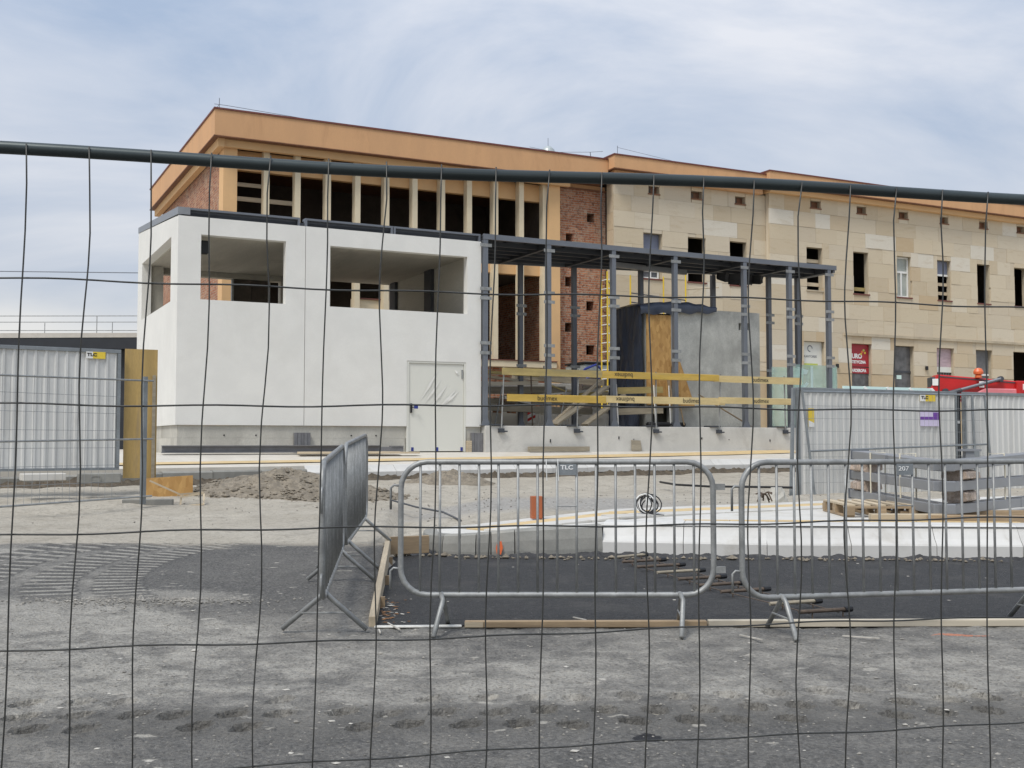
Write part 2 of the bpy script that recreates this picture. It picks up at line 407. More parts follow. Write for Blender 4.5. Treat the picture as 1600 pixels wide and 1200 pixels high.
def mk_road():
    t = NT('dusty_asphalt')
    v = t.coords(False)
    s = t.n('ShaderNodeSeparateXYZ', {0: v})
    X, Y = s.outputs[0], s.outputs[1]
    big = t.noise(v, 0.8, 9, 0.66, 0.6)
    mid = t.noise(v, 4.0, 8, 0.7, 0.4)
    fin = t.noise(v, 22.0, 6, 0.7)
    agg = t.n('ShaderNodeTexVoronoi', {'Vector': v, 'Scale': 60.0})
    grain = t.noise(v, 48.0, 3, 0.6)
    asp = t.mix(agg.outputs['Color'], (0.036, 0.035, 0.034), (0.13, 0.126, 0.118))
    asp = t.mix(t.smooth(fin, 0.48, 0.7, 0, 0.6), asp, (0.17, 0.163, 0.148))
    dust = t.mix(t.smooth(mid, 0.35, 0.7), (0.235, 0.224, 0.20), (0.39, 0.37, 0.328))
    dust = t.mix(t.smooth(fin, 0.42, 0.68, 0, 0.65), dust, (0.15, 0.138, 0.115))
    dust = t.mix(t.math('MULTIPLY', agg.outputs['Distance'], 0.6), dust, (0.48, 0.45, 0.39))
    # distance from the turning centre of the wheel tracks
    dx = t.math('SUBTRACT', X, -0.47)
    dy = t.math('SUBTRACT', Y, 9.95)
    r = t.math('SQRT', t.math('ADD', t.math('MULTIPLY', dx, dx), t.math('MULTIPLY', dy, dy)))
    rw = t.math('ADD', r, t.math('MULTIPLY_ADD', mid, 0.16, -0.08))
    ang = t.math('ARCTAN2', dy, dx)
    lug = t.math('SINE', t.math('MULTIPLY_ADD', ang, 124.0, t.math('MULTIPLY_ADD', r, 7.0, t.math('MULTIPLY', mid, 2.2))))
    lug = t.smooth(t.math('ADD', lug, t.math('MULTIPLY_ADD', fin, 2.6, -1.3)), -0.7, 0.6)
    bands = None
    for r0, r1 in ((2.62, 3.06), (3.12, 3.58), (3.72, 4.10), (4.14, 4.50)):
        b_ = t.math('MULTIPLY', t.smooth(rw, r0, r0 + 0.05), t.smooth(rw, r1, r1 - 0.05))
        bands = b_ if bands is None else t.math('MAXIMUM', bands, b_)
    reach = t.math('MULTIPLY', t.smooth(t.math('ADD', Y, t.math('MULTIPLY_ADD', mid, 1.6, -0.8)), 8.0, 8.8), t.smooth(X, -1.2, -1.9))
    reach = t.math('MULTIPLY', reach, t.smooth(big, 0.22, 0.38))
    bands = t.math('MULTIPLY', bands, reach)
    swept = t.math('MULTIPLY', t.math('MULTIPLY', t.smooth(rw, 2.55, 2.65), t.smooth(rw, 4.5, 4.3)), reach)
    # where dust lies: outside the swept fan, in the near lane, patches everywhere
    out = t.math('MULTIPLY', t.smooth(rw, 2.55, 3.0), t.smooth(X, -1.0, -2.0))
    near = t.smooth(t.math('ADD', Y, t.math('MULTIPLY_ADD', mid, 1.2, -0.6)), 8.5, 7.2)
    wheel = t.math('MULTIPLY', t.smooth(Y, 6.9, 6.2), t.smooth(Y, 4.9, 5.6))
    amt = t.math('MAXIMUM', t.math('MULTIPLY', out, 0.75), t.math('MULTIPLY', near, 0.36))
    amt = t.math('ADD', amt, t.math('MULTIPLY', wheel, 0.22))
    amt = t.math('ADD', amt, 0.10)
    amt = t.math('MULTIPLY', amt, t.math('SUBTRACT', 1.0, t.math('MULTIPLY', swept, 0.5)))
    amt = t.math('MULTIPLY', amt, t.smooth(t.math('ADD', Y, t.math('MULTIPLY_ADD', mid, 0.8, -0.4)), 4.4, 5.6, 0.42, 1.0))
    pat = t.smooth(t.math('ADD', t.math('MULTIPLY', big, 0.6), t.math('MULTIPLY', mid, 0.5)), 0.38, 0.72, 0.25, 1.9)
    dm = t.math('MULTIPLY', amt, pat)
    # pale gravel spill in front of the swept fan
    gx = t.math('DIVIDE', t.math('ADD', X, 2.72), 0.8)
    gy = t.math('DIVIDE', t.math('SUBTRACT', Y, 8.4), 0.4)
    gg = t.math('ADD', t.math('MULTIPLY', gx, gx), t.math('MULTIPLY', gy, gy))
    gg = t.smooth(t.math('ADD', gg, t.math('MULTIPLY_ADD', fin, 2.4, -1.2)), 1.3, 0.4, 0, 0.7)
    dm = t.math('MAXIMUM', dm, gg)
    dm = t.math('MAXIMUM', dm, t.math('MULTIPLY', bands, t.math('MULTIPLY', t.math('MULTIPLY_ADD', lug, 0.95, 0.12), t.smooth(mid, 0.3, 0.6, 0.55, 1.15))))
    dm = t.math('MULTIPLY', dm, t.math('SUBTRACT', 1.0, t.math('MULTIPLY', t.math('MULTIPLY', bands, t.math('SUBTRACT', 1.0, lug)), 0.8)), clamp=True)
    c = t.mix(dm, asp, dust)
    edge = t.smooth(t.math('ADD', Y, t.math('MULTIPLY_ADD', big, 1.5, -0.75)), 11.05, 11.5, 0, 0.9)
    c = t.mix(edge, c, (0.43, 0.385, 0.31))
    c = t.mix(t.smooth(grain, 0.53, 0.68, 0, 0.55), c, (0.07, 0.067, 0.06))
    c = t.mix(t.smooth(grain, 0.46, 0.34, 0, 0.35), c, (0.34, 0.32, 0.28))
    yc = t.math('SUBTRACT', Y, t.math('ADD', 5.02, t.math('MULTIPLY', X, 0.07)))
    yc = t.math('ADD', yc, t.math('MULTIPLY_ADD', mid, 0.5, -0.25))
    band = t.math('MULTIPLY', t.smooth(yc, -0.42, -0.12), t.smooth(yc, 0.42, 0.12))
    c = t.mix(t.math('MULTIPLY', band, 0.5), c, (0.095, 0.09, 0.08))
    # small pale clods
    cl = t.noise(t.n('ShaderNodeMapping', {'Vector': v, 'Scale': (1.0, 1.6, 1.0)}).outputs[0], 5.5, 3, 0.5)
    c = t.mix(t.smooth(cl, 0.665, 0.71, 0, 0.75), c, (0.46, 0.43, 0.37))
    dk = t.noise(v, 2.1, 5, 0.6, 0.5)
    c = t.mix(t.smooth(dk, 0.60, 0.75, 0, 0.35), c, (0.085, 0.082, 0.075))
    # a tar spot and a sprayed orange line
    def spot(cx, cy, rx, ry, rough_):
        a_ = t.math('DIVIDE', t.math('SUBTRACT', X, cx), rx)
        b_ = t.math('DIVIDE', t.math('SUBTRACT', Y, cy), ry)
        q_ = t.math('ADD', t.math('MULTIPLY', a_, a_), t.math('MULTIPLY', b_, b_))
        return t.smooth(t.math('ADD', q_, t.math('MULTIPLY_ADD', fin, rough_, -0.5 * rough_)), 1.1, 0.75)
    c = t.mix(spot(0.56, 4.68, 0.062, 0.075, 2.0), c, (0.018, 0.018, 0.02))
    c = t.mix(t.math('MULTIPLY', spot(2.82, 7.16, 0.19, 0.035, 2.5), 0.6), c, (0.70, 0.20, 0.08))
    h = t.math('ADD', t.math('MULTIPLY', mid, 1.2), t.math('MULTIPLY', fin, 1.1))
    h = t.math('ADD', h, t.math('MULTIPLY', grain, 0.8))
    h = t.math('ADD', h, t.math('MULTIPLY', t.math('MULTIPLY', bands, lug), 1.2))
    t.bump(h, 0.95, 0.03)
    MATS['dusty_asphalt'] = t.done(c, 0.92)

    t = NT('fresh_asphalt')
    v = t.coords(False)
    agg = t.n('ShaderNodeTexVoronoi', {'Vector': v, 'Scale': 85.0})
    n = t.noise(v, 1.4, 8, 0.65, 0.4)
    f = t.noise(v, 24, 5, 0.7)
    c = t.mix(agg.outputs['Color'], (0.016, 0.016, 0.0165), (0.052, 0.051, 0.05))
    c = t.mix(t.smooth(n, 0.5, 0.72, 0, 0.6), c, (0.085, 0.08, 0.072))
    f2 = t.noise(v, 9, 6, 0.7)
    c = t.mix(t.smooth(f2, 0.5, 0.68, 0, 0.5), c, (0.075, 0.072, 0.066))
    c = t.mix(t.smooth(f, 0.56, 0.7, 0, 0.6), c, (0.13, 0.125, 0.115))
    t.bump(t.math('ADD', agg.outputs['Distance'], t.math('MULTIPLY', f, 0.9)), 0.9, 0.022)
    MATS['fresh_asphalt'] = t.done(c, 0.8)


mk_road()


# ------------------------------------------------------------------ mesh helpers
ANG = math.atan(0.5)                       # the buildings stand turned by this much
PD = Vector((-1.8, 26.7, 0))
DV = Vector((2, 1, 0)) / math.sqrt(5)
BV = Vector((-1, 2, 0)) / math.sqrt(5)
ORG = {}


def root_org(o):
    while o is not None:
        if o.name in ORG:
            return ORG[o.name]
        o = o.parent
    return Vector((0, 0, 0))


class MB:
    def __init__(self):
        self.v = []
        self.f = []

    def quad(self, *pts):
        k = len(self.v)
        self.v += [tuple(p) for p in pts]
        self.f.append(tuple(range(k, k + len(pts))))
        return self

    def box(self, x0, x1, y0, y1, z0, z1):
        k = len(self.v)
        self.v += [(x0, y0, z0), (x1, y0, z0), (x1, y1, z0), (x0, y1, z0), (x0, y0, z1), (x1, y0, z1), (x1, y1, z1), (x0, y1, z1)]
        for q in ((0, 3, 2, 1), (4, 5, 6, 7), (0, 1, 5, 4), (1, 2, 6, 5), (2, 3, 7, 6), (3, 0, 4, 7)):
            self.f.append(tuple(k + i for i in q))
        return self

    def hexa(self, p):
        """8 corners: bottom ring then top ring, counter-clockwise seen from above."""
        k = len(self.v)
        self.v += [tuple(q) for q in p]
        for q in ((0, 3, 2, 1), (4, 5, 6, 7), (0, 1, 5, 4), (1, 2, 6, 5), (2, 3, 7, 6), (3, 0, 4, 7)):
            self.f.append(tuple(k + i for i in q))
        return self

    def bar(self, a, b, w, h, up=(0, 0, 1)):
        """square-section bar from a to b, w wide, h high, axis through its middle"""
        a, b = Vector(a), Vector(b)
        d = (b - a).normalized()
        u = Vector(up)
        if abs(d.dot(u)) > 0.98:
            u = Vector((0, 1, 0))
        sx = d.cross(u).normalized() * (w / 2)
        sz = sx.cross(d).normalized() * (h / 2)
        return self.hexa([a - sx - sz, a + sx - sz, b + sx - sz, b - sx - sz, a - sx + sz, a + sx + sz, b + sx + sz, b - sx + sz])

    def tube(self, path, r, n=8, closed=False, cap=True):
        path = [Vector(p) for p in path]
        k0 = len(self.v)
        m = len(path)
        prev = None
        for i, p in enumerate(path):
            if closed:
                d = path[(i + 1) % m] - path[i - 1]
            else:
                d = path[min(i + 1, m - 1)] - path[max(i - 1, 0)]
            d.normalize()
            if prev is None:
                u = Vector((0, 0, 1)) if abs(d.z) < 0.9 else Vector((0, 1, 0))
                u = (u - d * u.dot(d)).normalized()
            else:
                u = (prev - d * prev.dot(d)).normalized()
            prev = u
            w = d.cross(u)
            for j in range(n):
                a = 2 * math.pi * j / n
                self.v.append(tuple(p + (u * math.cos(a) + w * math.sin(a)) * r))
        for i in range(m if closed else m - 1):
            i2 = (i + 1) % m
            for j in range(n):
                j2 = (j + 1) % n
                self.f.append((k0 + i * n + j, k0 + i * n + j2, k0 + i2 * n + j2, k0 + i2 * n + j))
        if cap and not closed:
            self.f.append(tuple(k0 + j for j in reversed(range(n))))
            self.f.append(tuple(k0 + (m - 1) * n + j for j in range(n)))
        return self

    def prism(self, poly, z0, z1):
        k = len(self.v)
        n = len(poly)
        self.v += [(p[0], p[1], z0) for p in poly] + [(p[0], p[1], z1) for p in poly]
        self.f.append(tuple(k + i for i in reversed(range(n))))
        self.f.append(tuple(k + n + i for i in range(n)))
        for i in range(n):
            j = (i + 1) % n
            self.f.append((k + i, k + j, k + n + j, k + n + i))
        return self

    def extrude(self, prof, x0, x1):
        """profile of (y, z) points swept along x"""
        k = len(self.v)
        n = len(prof)
        self.v += [(x0, p[0], p[1]) for p in prof] + [(x1, p[0], p[1]) for p in prof]
        self.f.append(tuple(k + i for i in range(n)))
        self.f.append(tuple(k + n + i for i in reversed(range(n))))
        for i in range(n):
            j = (i + 1) % n
            self.f.append((k + j, k + i, k + n + i, k + n + j))
        return self

    def lathe(self, c, prof, n=16):
        k = len(self.v)
        for (r, z) in prof:
            for j in range(n):
                a = 2 * math.pi * j / n
                self.v.append((c[0] + r * math.cos(a), c[1] + r * math.sin(a), c[2] + z))
        for i in range(len(prof) - 1):
            for j in range(n):
                j2 = (j + 1) % n
                self.f.append((k + i * n + j, k + i * n + j2, k + (i + 1) * n + j2, k + (i + 1) * n + j))
        self.f.append(tuple(k + j for j in reversed(range(n))))
        e = k + (len(prof) - 1) * n
        self.f.append(tuple(e + j for j in range(n)))
        return self

    def wall(self, u0, u1, z0, z1, v0, v1, holes=(), axis='x'):
        """flat wall with rectangular openings (u0,u1,z0,z1), v0 is the outer face"""
        us = sorted({u0, u1, *[h[0] for h in holes], *[h[1] for h in holes]})
        zs = sorted({z0, z1, *[h[2] for h in holes], *[h[3] for h in holes]})
        us = [u for u in us if u0 <= u <= u1]
        zs = [z for z in zs if z0 <= z <= z1]

        def solid(i, j):
            if i < 0 or j < 0 or i >= len(us) - 1 or j >= len(zs) - 1:
                return False
            cu, cz = (us[i] + us[i + 1]) / 2, (zs[j] + zs[j + 1]) / 2
            return not any(h[0] < cu < h[1] and h[2] < cz < h[3] for h in holes)

        def P(u, v, z):
            return (u, v, z) if axis == 'x' else (v, u, z)
        for i in range(len(us) - 1):
            for j in range(len(zs) - 1):
                if not solid(i, j):
                    continue
                a, b, c, d = us[i], us[i + 1], zs[j], zs[j + 1]
                self.quad(P(a, v0, c), P(b, v0, c), P(b, v0, d), P(a, v0, d))
                self.quad(P(b, v1, c), P(a, v1, c), P(a, v1, d), P(b, v1, d))
                if not solid(i - 1, j):
                    self.quad(P(a, v1, c), P(a, v0, c), P(a, v0, d), P(a, v1, d))
                if not solid(i + 1, j):
                    self.quad(P(b, v0, c), P(b, v1, c), P(b, v1, d), P(b, v0, d))
                if not solid(i, j - 1):
                    self.quad(P(a, v1, c), P(b, v1, c), P(b, v0, c), P(a, v0, c))
                if not solid(i, j + 1):
                    self.quad(P(a, v0, d), P(b, v0, d), P(b, v1, d), P(a, v1, d))
        return self

    def mesh(self, name, org=Vector((0, 0, 0)), bevel=0, smooth=False, fix=False):
        me = bpy.data.meshes.new(name)
        me.from_pydata([(a - org.x, b - org.y, c - org.z) for a, b, c in self.v], [], self.f)
        if bevel or fix:
            bm = bmesh.new()
            bm.from_mesh(me)
            if fix:
                bmesh.ops.remove_doubles(bm, verts=bm.verts, dist=1e-5)
                bmesh.ops.recalc_face_normals(bm, faces=bm.faces)
            if bevel:
                bmesh.ops.bevel(bm, geom=list(bm.edges), offset=bevel, segments=1, affect='EDGES')
            bm.to_mesh(me)
            bm.free()
        if smooth:
            for p in me.polygons:
                p.use_smooth = True
        me.update()
        return me

    def build(self, name, mat, parent=None, bevel=0, smooth=False, fix=False):
        me = self.mesh(name, root_org(parent), bevel, smooth, fix)
        me.materials.append(MATS[mat])
        o = bpy.data.objects.new(name, me)
        COL.objects.link(o)
        o.parent = parent
        return o


def tag(o, label=None, cat=None, group=None, kind=None):
    if label:
        o['label'] = label
    if cat:
        o['category'] = cat
    if group:
        o['group'] = group
    if kind:
        o['kind'] = kind
    return o


def thing(name, label, cat, loc=(0, 0, 0), rotz=0.0, group=None):
    """Empty at the thing's base; its parts are written in its own metres"""
    o = bpy.data.objects.new(name, None)
    COL.objects.link(o)
    o.empty_display_size = 0.2
    o.location = loc
    o.rotation_euler = (0, 0, rotz)
    ORG[o.name] = Vector((0, 0, 0))
    return tag(o, label, cat, group)


def site(name, label, cat, org, group=None):
    """Empty for a thing on the buildings' grid: parts use (along facade, back, height)"""
    s, b, z = org
    o = thing(name, label, cat, PD + DV * s + BV * b + Vector((0, 0, z)), ANG, group)
    ORG[o.name] = Vector(org)
    return o


def wpt(s, b, z=0.0):
    p = PD + DV * s + BV * b
    return Vector((p.x, p.y, z))


def place(name, me, parent, loc, scale=(1, 1, 1), rot=(0, 0, 0)):
    o = bpy.data.objects.new(name, me)
    COL.objects.link(o)
    o.parent = parent
    o.location = Vector(loc) - root_org(parent)
    o.scale = scale
    o.rotation_euler = rot
    return o


def shared(mb, name, mat, bevel=0, smooth=False):
    me = mb.mesh(name, Vector((0, 0, 0)), bevel, smooth)
    me.materials.append(MATS[mat])
    return me


def lettering(name, txt, size, mat, parent, loc, rot=(R(90), 0, 0), squash=1.0, bold=0.0):
    cu = bpy.data.curves.new(name, 'FONT')
    cu.body = txt
    cu.size = size
    cu.extrude = 0.001
    cu.offset = bold
    cu.align_x = 'CENTER'
    cu.align_y = 'CENTER'
    tmp = bpy.data.objects.new(name + '_tmp', cu)
    COL.objects.link(tmp)
    dg = bpy.context.evaluated_depsgraph_get()
    me = bpy.data.meshes.new_from_object(tmp.evaluated_get(dg))
    bpy.data.objects.remove(tmp)
    bpy.data.curves.remove(cu)
    me.materials.clear()
    me.materials.append(MATS[mat])
    return place(name, me, parent, loc, (squash, 1, 1), rot)


def fbm(x, y, z=0.0, o=4):
    return noise.fractal(Vector((x, y, z)), 1.0, 2.0, o)


def arc(cx, cz, r, a0, a1, n, y=0.0):
    return [(cx + r * math.cos(R(a0 + (a1 - a0) * i / n)), y, cz + r * math.sin(R(a0 + (a1 - a0) * i / n))) for i in range(n + 1)]

# ------------------------------------------------------------------ ground, roads, platforms
KP = Vector((-4.1, 22.5))                  # a point on the far platform's kerb
KD = Vector((0.84, 0.543)).normalized()
KN = Vector((-KD.y, KD.x))                 # away from the viewer


def kline(q, n=0.0):
    p = KP + KD * q + KN * n
    return p.x, p.y


def plank_x(y):
    return -0.93 - 0.0868 * (y - 7.44)


def left_rise(x, y):
    """the old surface left of the shuttering board climbs away from the viewer"""
    k = max(0.0, min(1.0, (plank_x(y) - x + 0.03) / 0.04))
    return k * max(0.0, min(0.215, 0.0445 * (y - 7.2)))


def ground_z(x, y):
    d = -(Vector((x, y)) - KP).dot(KN)
    t = max(0.0, min(1.0, 1 - d / 8.6))
    z = 0.43 * t * t * (3 - 2 * t) if d > 0 else 0.43
    # the fill behind the island platform
    if y > 12:
        k = max(0.0, min(1.0, (y - 12.6) / 2.0)) * max(0.0, min(1.0, (x + 1.9) / 1.5))
        z = max(z, 0.30 * k)
    return max(z, left_rise(x, y)) - 0.012


def span(a, b, step):
    n = max(1, int(round((b - a) / step)))
    return [a + (b - a) * i / n for i in range(n)]


def sheet(name, mat, xs, ys, fz, kind='structure'):
    m = MB()
    W = len(xs)
    for y in ys:
        for x in xs:
            m.v.append((x, y, fz(x, y)))
    for j in range(len(ys) - 1):
        for i in range(W - 1):
            m.f.append((j * W + i, j * W + i + 1, (j + 1) * W + i + 1, (j + 1) * W + i))
    o = m.build(name, mat, None, smooth=(name != 'road'))
    return tag(o, kind=kind)


def sand_z(x, y):
    z = ground_z(x, y)
    if -14 < x < 16 and 12 < y < 34:
        z += 0.025 * fbm(x * 0.8, y * 0.8) + 0.018 * fbm(x * 3, y * 3, 3)
    if y < 11.46:
        z = left_rise(x, y) - 0.03
    elif y < 13.7 and x > -1.35:
        z = min(z, -0.012)
    return z


xs = [-900, -300, -120, -60, -30, -18] + span(-13, -1.4, 0.1) + span(-1.4, 15, 0.13) + [15, 20, 40, 90, 300, 900]
ys = [-300, -60, 0, 7.2, 9, 11.0, 11.455] + span(11.465, 30, 0.12) + [30, 33, 40, 60, 120, 400, 1500]
sheet('ground', 'sand_ground', xs, ys, sand_z)

# lug prints left by a tractor across the near lane
PRINTS = []
for i in range(26):
    x = -3.0 + i * 0.235
    yc = 4.80 + 0.045 * (x + 2.2) + 0.035 * max(0, x) ** 2
    for row, (dy, dxx) in enumerate(((0.0, 0.0), (0.24, 0.11), (0.5, 0.02))):
        if random.random() < (0.06, 0.1, 0.4)[row]:
            continue
        PRINTS.append((x + dxx + random.uniform(-0.03, 0.03), yc + dy + random.uniform(-0.02, 0.02), random.uniform(0.7, 1.15) * (1, 0.9, 0.6)[row], R(random.uniform(-38, -14)) * (1 if x < 0.2 else -0.9)))


def road_z(x, y):
    z = left_rise(x, y)
    if y < 8.0 and abs(x) < 3.6:
        q_ = 0.45 if 4.5 < y < 5.5 else 1.0
        z += (0.008 * fbm(x * 3, y * 3) + 0.009 * fbm(x * 9, y * 9, 2, 4)) * q_
        if 4.4 < y < 6.2:
            for (px_, py_, k, a) in PRINTS:
                dx, dy = x - px_, y - py_
                if abs(dx) > 0.2 or abs(dy) > 0.2:
                    continue
                u = dx * math.cos(a) + dy * math.sin(a)
                w = -dx * math.sin(a) + dy * math.cos(a)
                e = (u / 0.055) ** 2 + (w / 0.078) ** 2
                if e < 1:
                    z -= 0.062 * k * (1 - e) ** 0.4
                elif e < 2.6:
                    z += 0.009 * k * (1 - abs(e - 1.7) / 0.9)
    if y < 7.0 and abs(x) < 3.6:
        z += 0.004 * fbm(x * 24, y * 24, 7, 3)
    return z


xs = [-60, -20, -9, -5.5, -4.2] + span(-3.4, 3.4, 0.021) + [3.4, 4.2, 5.5, 9, 20, 60]
ys = [-40, -10, 0, 2.5, 3.5] + span(3.8, 6.3, 0.018) + span(6.3, 8.2, 0.035) + span(8.2, 11.47, 0.06) + [11.47]
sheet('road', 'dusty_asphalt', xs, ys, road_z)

# freshly laid strip between the shuttering boards and the island kerb
fa = MB()
edge_l = [(-0.93, 7.44), (-1.43, 12.9)]
fa.v = [(-0.93, 7.44, 0.012), (14, 7.55, 0.012), (14, 11.6, 0.012), (5.2, 11.7, 0.012), (0.98, 12.2, 0.012), (-0.5, 12.2, 0.012), (-1.31, 11.85, 0.012)]
fa.f = [tuple(range(7))]
tag(fa.build('fresh_asphalt', 'fresh_asphalt'), kind='structure')

# ---- island platform in the middle distance
IF = [(-1.02, 12.95), (-0.98, 12.45), (-0.84, 12.08), (-0.62, 11.88), (-0.36, 11.80), (0.0, 11.82), (0.98, 12.0), (2.64, 11.66), (5.2, 11.46), (13.0, 11.1)]


def island_z(x):
    return 0.19 + 0.15 * max(0, min(1, (x + 0.9) / 2.2))


isl = MB()
poly = [(x, y + (0.14 if x > -0.7 else 0.1)) for x, y in IF] + [(13.0, 20.6), (7.5, 17.9), (2.6, 15.0), (-0.4, 13.35)]
isl.v = [(x, y, island_z(x)) for x, y in poly]
isl.f = [tuple(range(len(poly)))]
bmx = bmesh.new()
island = isl.build('island_platform', 'slab_white')
bmx.from_mesh(island.data)
bmesh.ops.triangulate(bmx, faces=bmx.faces)
bmx.to_mesh(island.data)
bmx.free()
tag(island, kind='structure')

KASSEL = [(0, 0), (0, 0.15), (0.012, 0.168), (0.07, 0.215), (0.13, 0.285), (0.165, 0.335), (0.2, 0.352), (0.55, 0.355), (0.55, 0)]
kerb_mesh = shared(MB().extrude(KASSEL, 0.004, 0.996), 'kerb_stone', 'white_kerb')


def kerb_run(pts, parent, mesh, length=1.0, dz=0.0, zf=None):
    for a, b in zip(pts[:-1], pts[1:]):
        a, b = Vector(a), Vector(b)
        d = b - a
        n = max(1, int(round(d.length / length)))
        for i in range(n):
            p = a + d * (i / n)
            z = dz if zf is None else zf(p.x, p.y)
            place('kerb_stone', mesh, parent, (p.x, p.y, z + random.uniform(-0.002, 0.002)), (d.length / n / length, 1, 1), (0, 0, math.atan2(d.y, d.x)))


kerb_run([(0.955, 12.004), (2.64, 11.66), (5.2, 11.46), (11.2, 11.18)], island, kerb_mesh)

# grey kerb blocks that close the island's rounded end
ends = [(0.97, 12.005, 0.315), (0.03, 11.83, 0.272), (-0.22, 11.81, 0.25), (-0.38, 11.815, 0.236), (-0.55, 11.86, 0.225), (-0.74, 11.97, 0.212), (-0.90, 12.17, 0.205), (-0.99, 12.48, 0.20), (-1.03, 12.92, 0.20)]
for (x0, y0, h0), (x1, y1, h1) in zip(ends[:-1], ends[1:]):
    a, b = Vector((x1, y1, 0)), Vector((x0, y0, 0))
    d = (b - a).normalized()
    nrm = Vector((-d.y, d.x, 0))
    a, b = a + d * 0.006, b - d * 0.006
    m = MB()
    prof = [(0.0, 0.0), (-0.006, 0.25), (0.0, 0.60), (0.02, 0.93), (0.045, 1.0), (0.17, 1.0), (0.17, 0.0)]
    k = len(prof)
    for p, h in ((a, h1), (b, h0)):
        for (w, z) in prof:
            m.v.append((p.x + nrm.x * w, p.y + nrm.y * w, z * (h + 0.02)))
    m.f = [tuple(range(k)), tuple(reversed(range(k, 2 * k)))] + [((i + 1) % k, i, k + i, k + (i + 1) % k) for i in range(k)]
    m.build('kerb_block', 'grey_kerb', island, fix=True)

# paving slabs: a tan guiding strip with white rows on both sides
slab_w = shared(MB().box(0, 0.392, 0, 0.392, 0, 0.03), 'paving_slab', 'slab_white', bevel=0.005)
slab_t = shared(MB().box(0, 0.392, 0, 0.392, 0, 0.03), 'tactile_slab', 'slab_tan', bevel=0.005)
tang = R(31)
ux, uy = Vector((math.cos(tang), math.sin(tang))), Vector((-math.sin(tang), math.cos(tang)))
for row, (off, me) in enumerate(((-0.4, slab_w), (0.0, slab_t), (0.4, slab_w))):
    for i in range(17):
        p = Vector((-0.32, 12.55)) + ux * (i * 0.4) + uy * off
        if p.y < 12.2 and row == 0:
            continue
        place(me.name, me, island, (p.x, p.y, island_z(p.x) - 0.014 + random.uniform(0, 0.003)), (1, 1, 1), (-0.035, -0.058, tang) if -0.9 < p.x < 1.2 else (0, 0, tang))
edge_t = shared(MB().box(0, 0.49, 0, 0.10, 0, 0.02), 'edge_strip', 'slab_tan', bevel=0.003)
for i in range(18):
    x = 1.9 + i * 0.5
    y = 12.12 + (x - 2.64) * -0.078 + 0.24
    place('edge_strip', edge_t, island, (x, y, 0.336), (1, 1, 1), (0, 0, R(-4.4)))

# ---- far platform that carries the pavilion
plat = MB()
qs = [-10, -6, -3, -1.5, 0, 2, 4, 6, 8, 10, 12, 14, 17, 21]
rows = []
for q in qs:
    fx, fy = kline(q, 0.18)
    s = (Vector((fx, fy, 0)) - PD).dot(DV)
    zf = 0.73 + 0.003 * q
    p1, p2 = wpt(s, -0.25), wpt(s, 13)
    rows.append([(fx, fy, zf), (p1.x, p1.y, 0.965), (p2.x, p2.y, 0.97)])
for a, b in zip(rows[:-1], rows[1:]):
    for i in range(2):
        plat.quad(a[i], b[i], b[i + 1], a[i + 1])
    plat.quad((a[0][0], a[0][1], 0.2), (b[0][0], b[0][1], 0.2), b[0], a[0])
far = tag(plat.build('station_platform', 'paving_cream'), kind='structure')
far_low = MB()
for q in qs:
    fx, fy = kline(q, 0.5)
far_kerb = shared(MB().extrude([(v, z * 0.72) for v, z in KASSEL], 0.004, 0.996), 'kerb_stone', 'white_kerb')
grey_far = shared(MB().extrude([(0, 0), (0, 0.24), (0.03, 0.27), (0.35, 0.27), (0.35, 0)], 0.005, 0.995), 'kerb_stone', 'grey_kerb')
kerb_run([kline(0), kline(17)], far, far_kerb, 1.0, zf=lambda x, y: 0.485 + 0.003 * (Vector((x, y)) - KP).dot(KD))
kerb_run([kline(-9.6), kline(0)], far, grey_far, 1.0, zf=lambda x, y: 0.40 + 0.02 * min(0, 2.5 + (Vector((x, y)) - KP).dot(KD)))
# strips laid into the platform
st = MB()
for n0, n1, zz in ((0.62, 1.0, 0.022),):
    a0, a1, b0, b1 = kline(-9, n0), kline(18, n0), kline(-9, n1), kline(18, n1)

    def pz(p):
        v = Vector((p[0], p[1], 0)) - PD
        bb = v.dot(BV)
        nn = (Vector(p) - KP).dot(KN)
        q = (Vector(p) - KP).dot(KD)
        base = 0.73 + 0.003 * q
        tot = nn - 0.18 + max(0.001, -0.25 - bb)
        return base + (0.965 - base) * min(1, max(0, (nn - 0.18) / tot))
    for i in range(20):
        qa, qb = -9 + i * 1.3, -9 + (i + 1) * 1.3
        pts = [kline(qa, n0), kline(qb, n0), kline(qb, n1), kline(qa, n1)]
        st.quad(*[(p[0], p[1], pz(p) + zz) for p in pts])
st.build('guide_strip', 'slab_tan', far)

# bare soil under the kerbs


def soil_strip(name, pts, width, zf, hgt, mat, step=0.05):
    m = MB()
    path = []
    for a, b in zip(pts[:-1], pts[1:]):
        a, b = Vector(a), Vector(b)
        n = int((b - a).length / step)
        path += [(a + (b - a) * i / n, (b - a).normalized()) for i in range(n)]
    nr = 7
    for p, d in path:
        nv = Vector((d.y, -d.x))
        for j in range(nr):
            t = j / (nr - 1)
            w = width * (1 + 0.5 * fbm(p.x * 1.5, p.y * 1.5, 5)) * t - 0.06
            q = p + nv * w
            z = zf(q.x, q.y) + hgt * (1 - t) ** 1.2 * (0.75 + 0.6 * fbm(q.x * 5, q.y * 5)) + 0.02 * fbm(q.x * 14, q.y * 14) - 0.015 * t
            m.v.append((q.x, q.y, z))
    for i in range(len(path) - 1):
        for j in range(nr - 1):
            a = i * nr + j
            m.f.append((a, a + 1, a + nr + 1, a + nr))
    return tag(m.build(name, mat, None, smooth=False), kind='stuff')


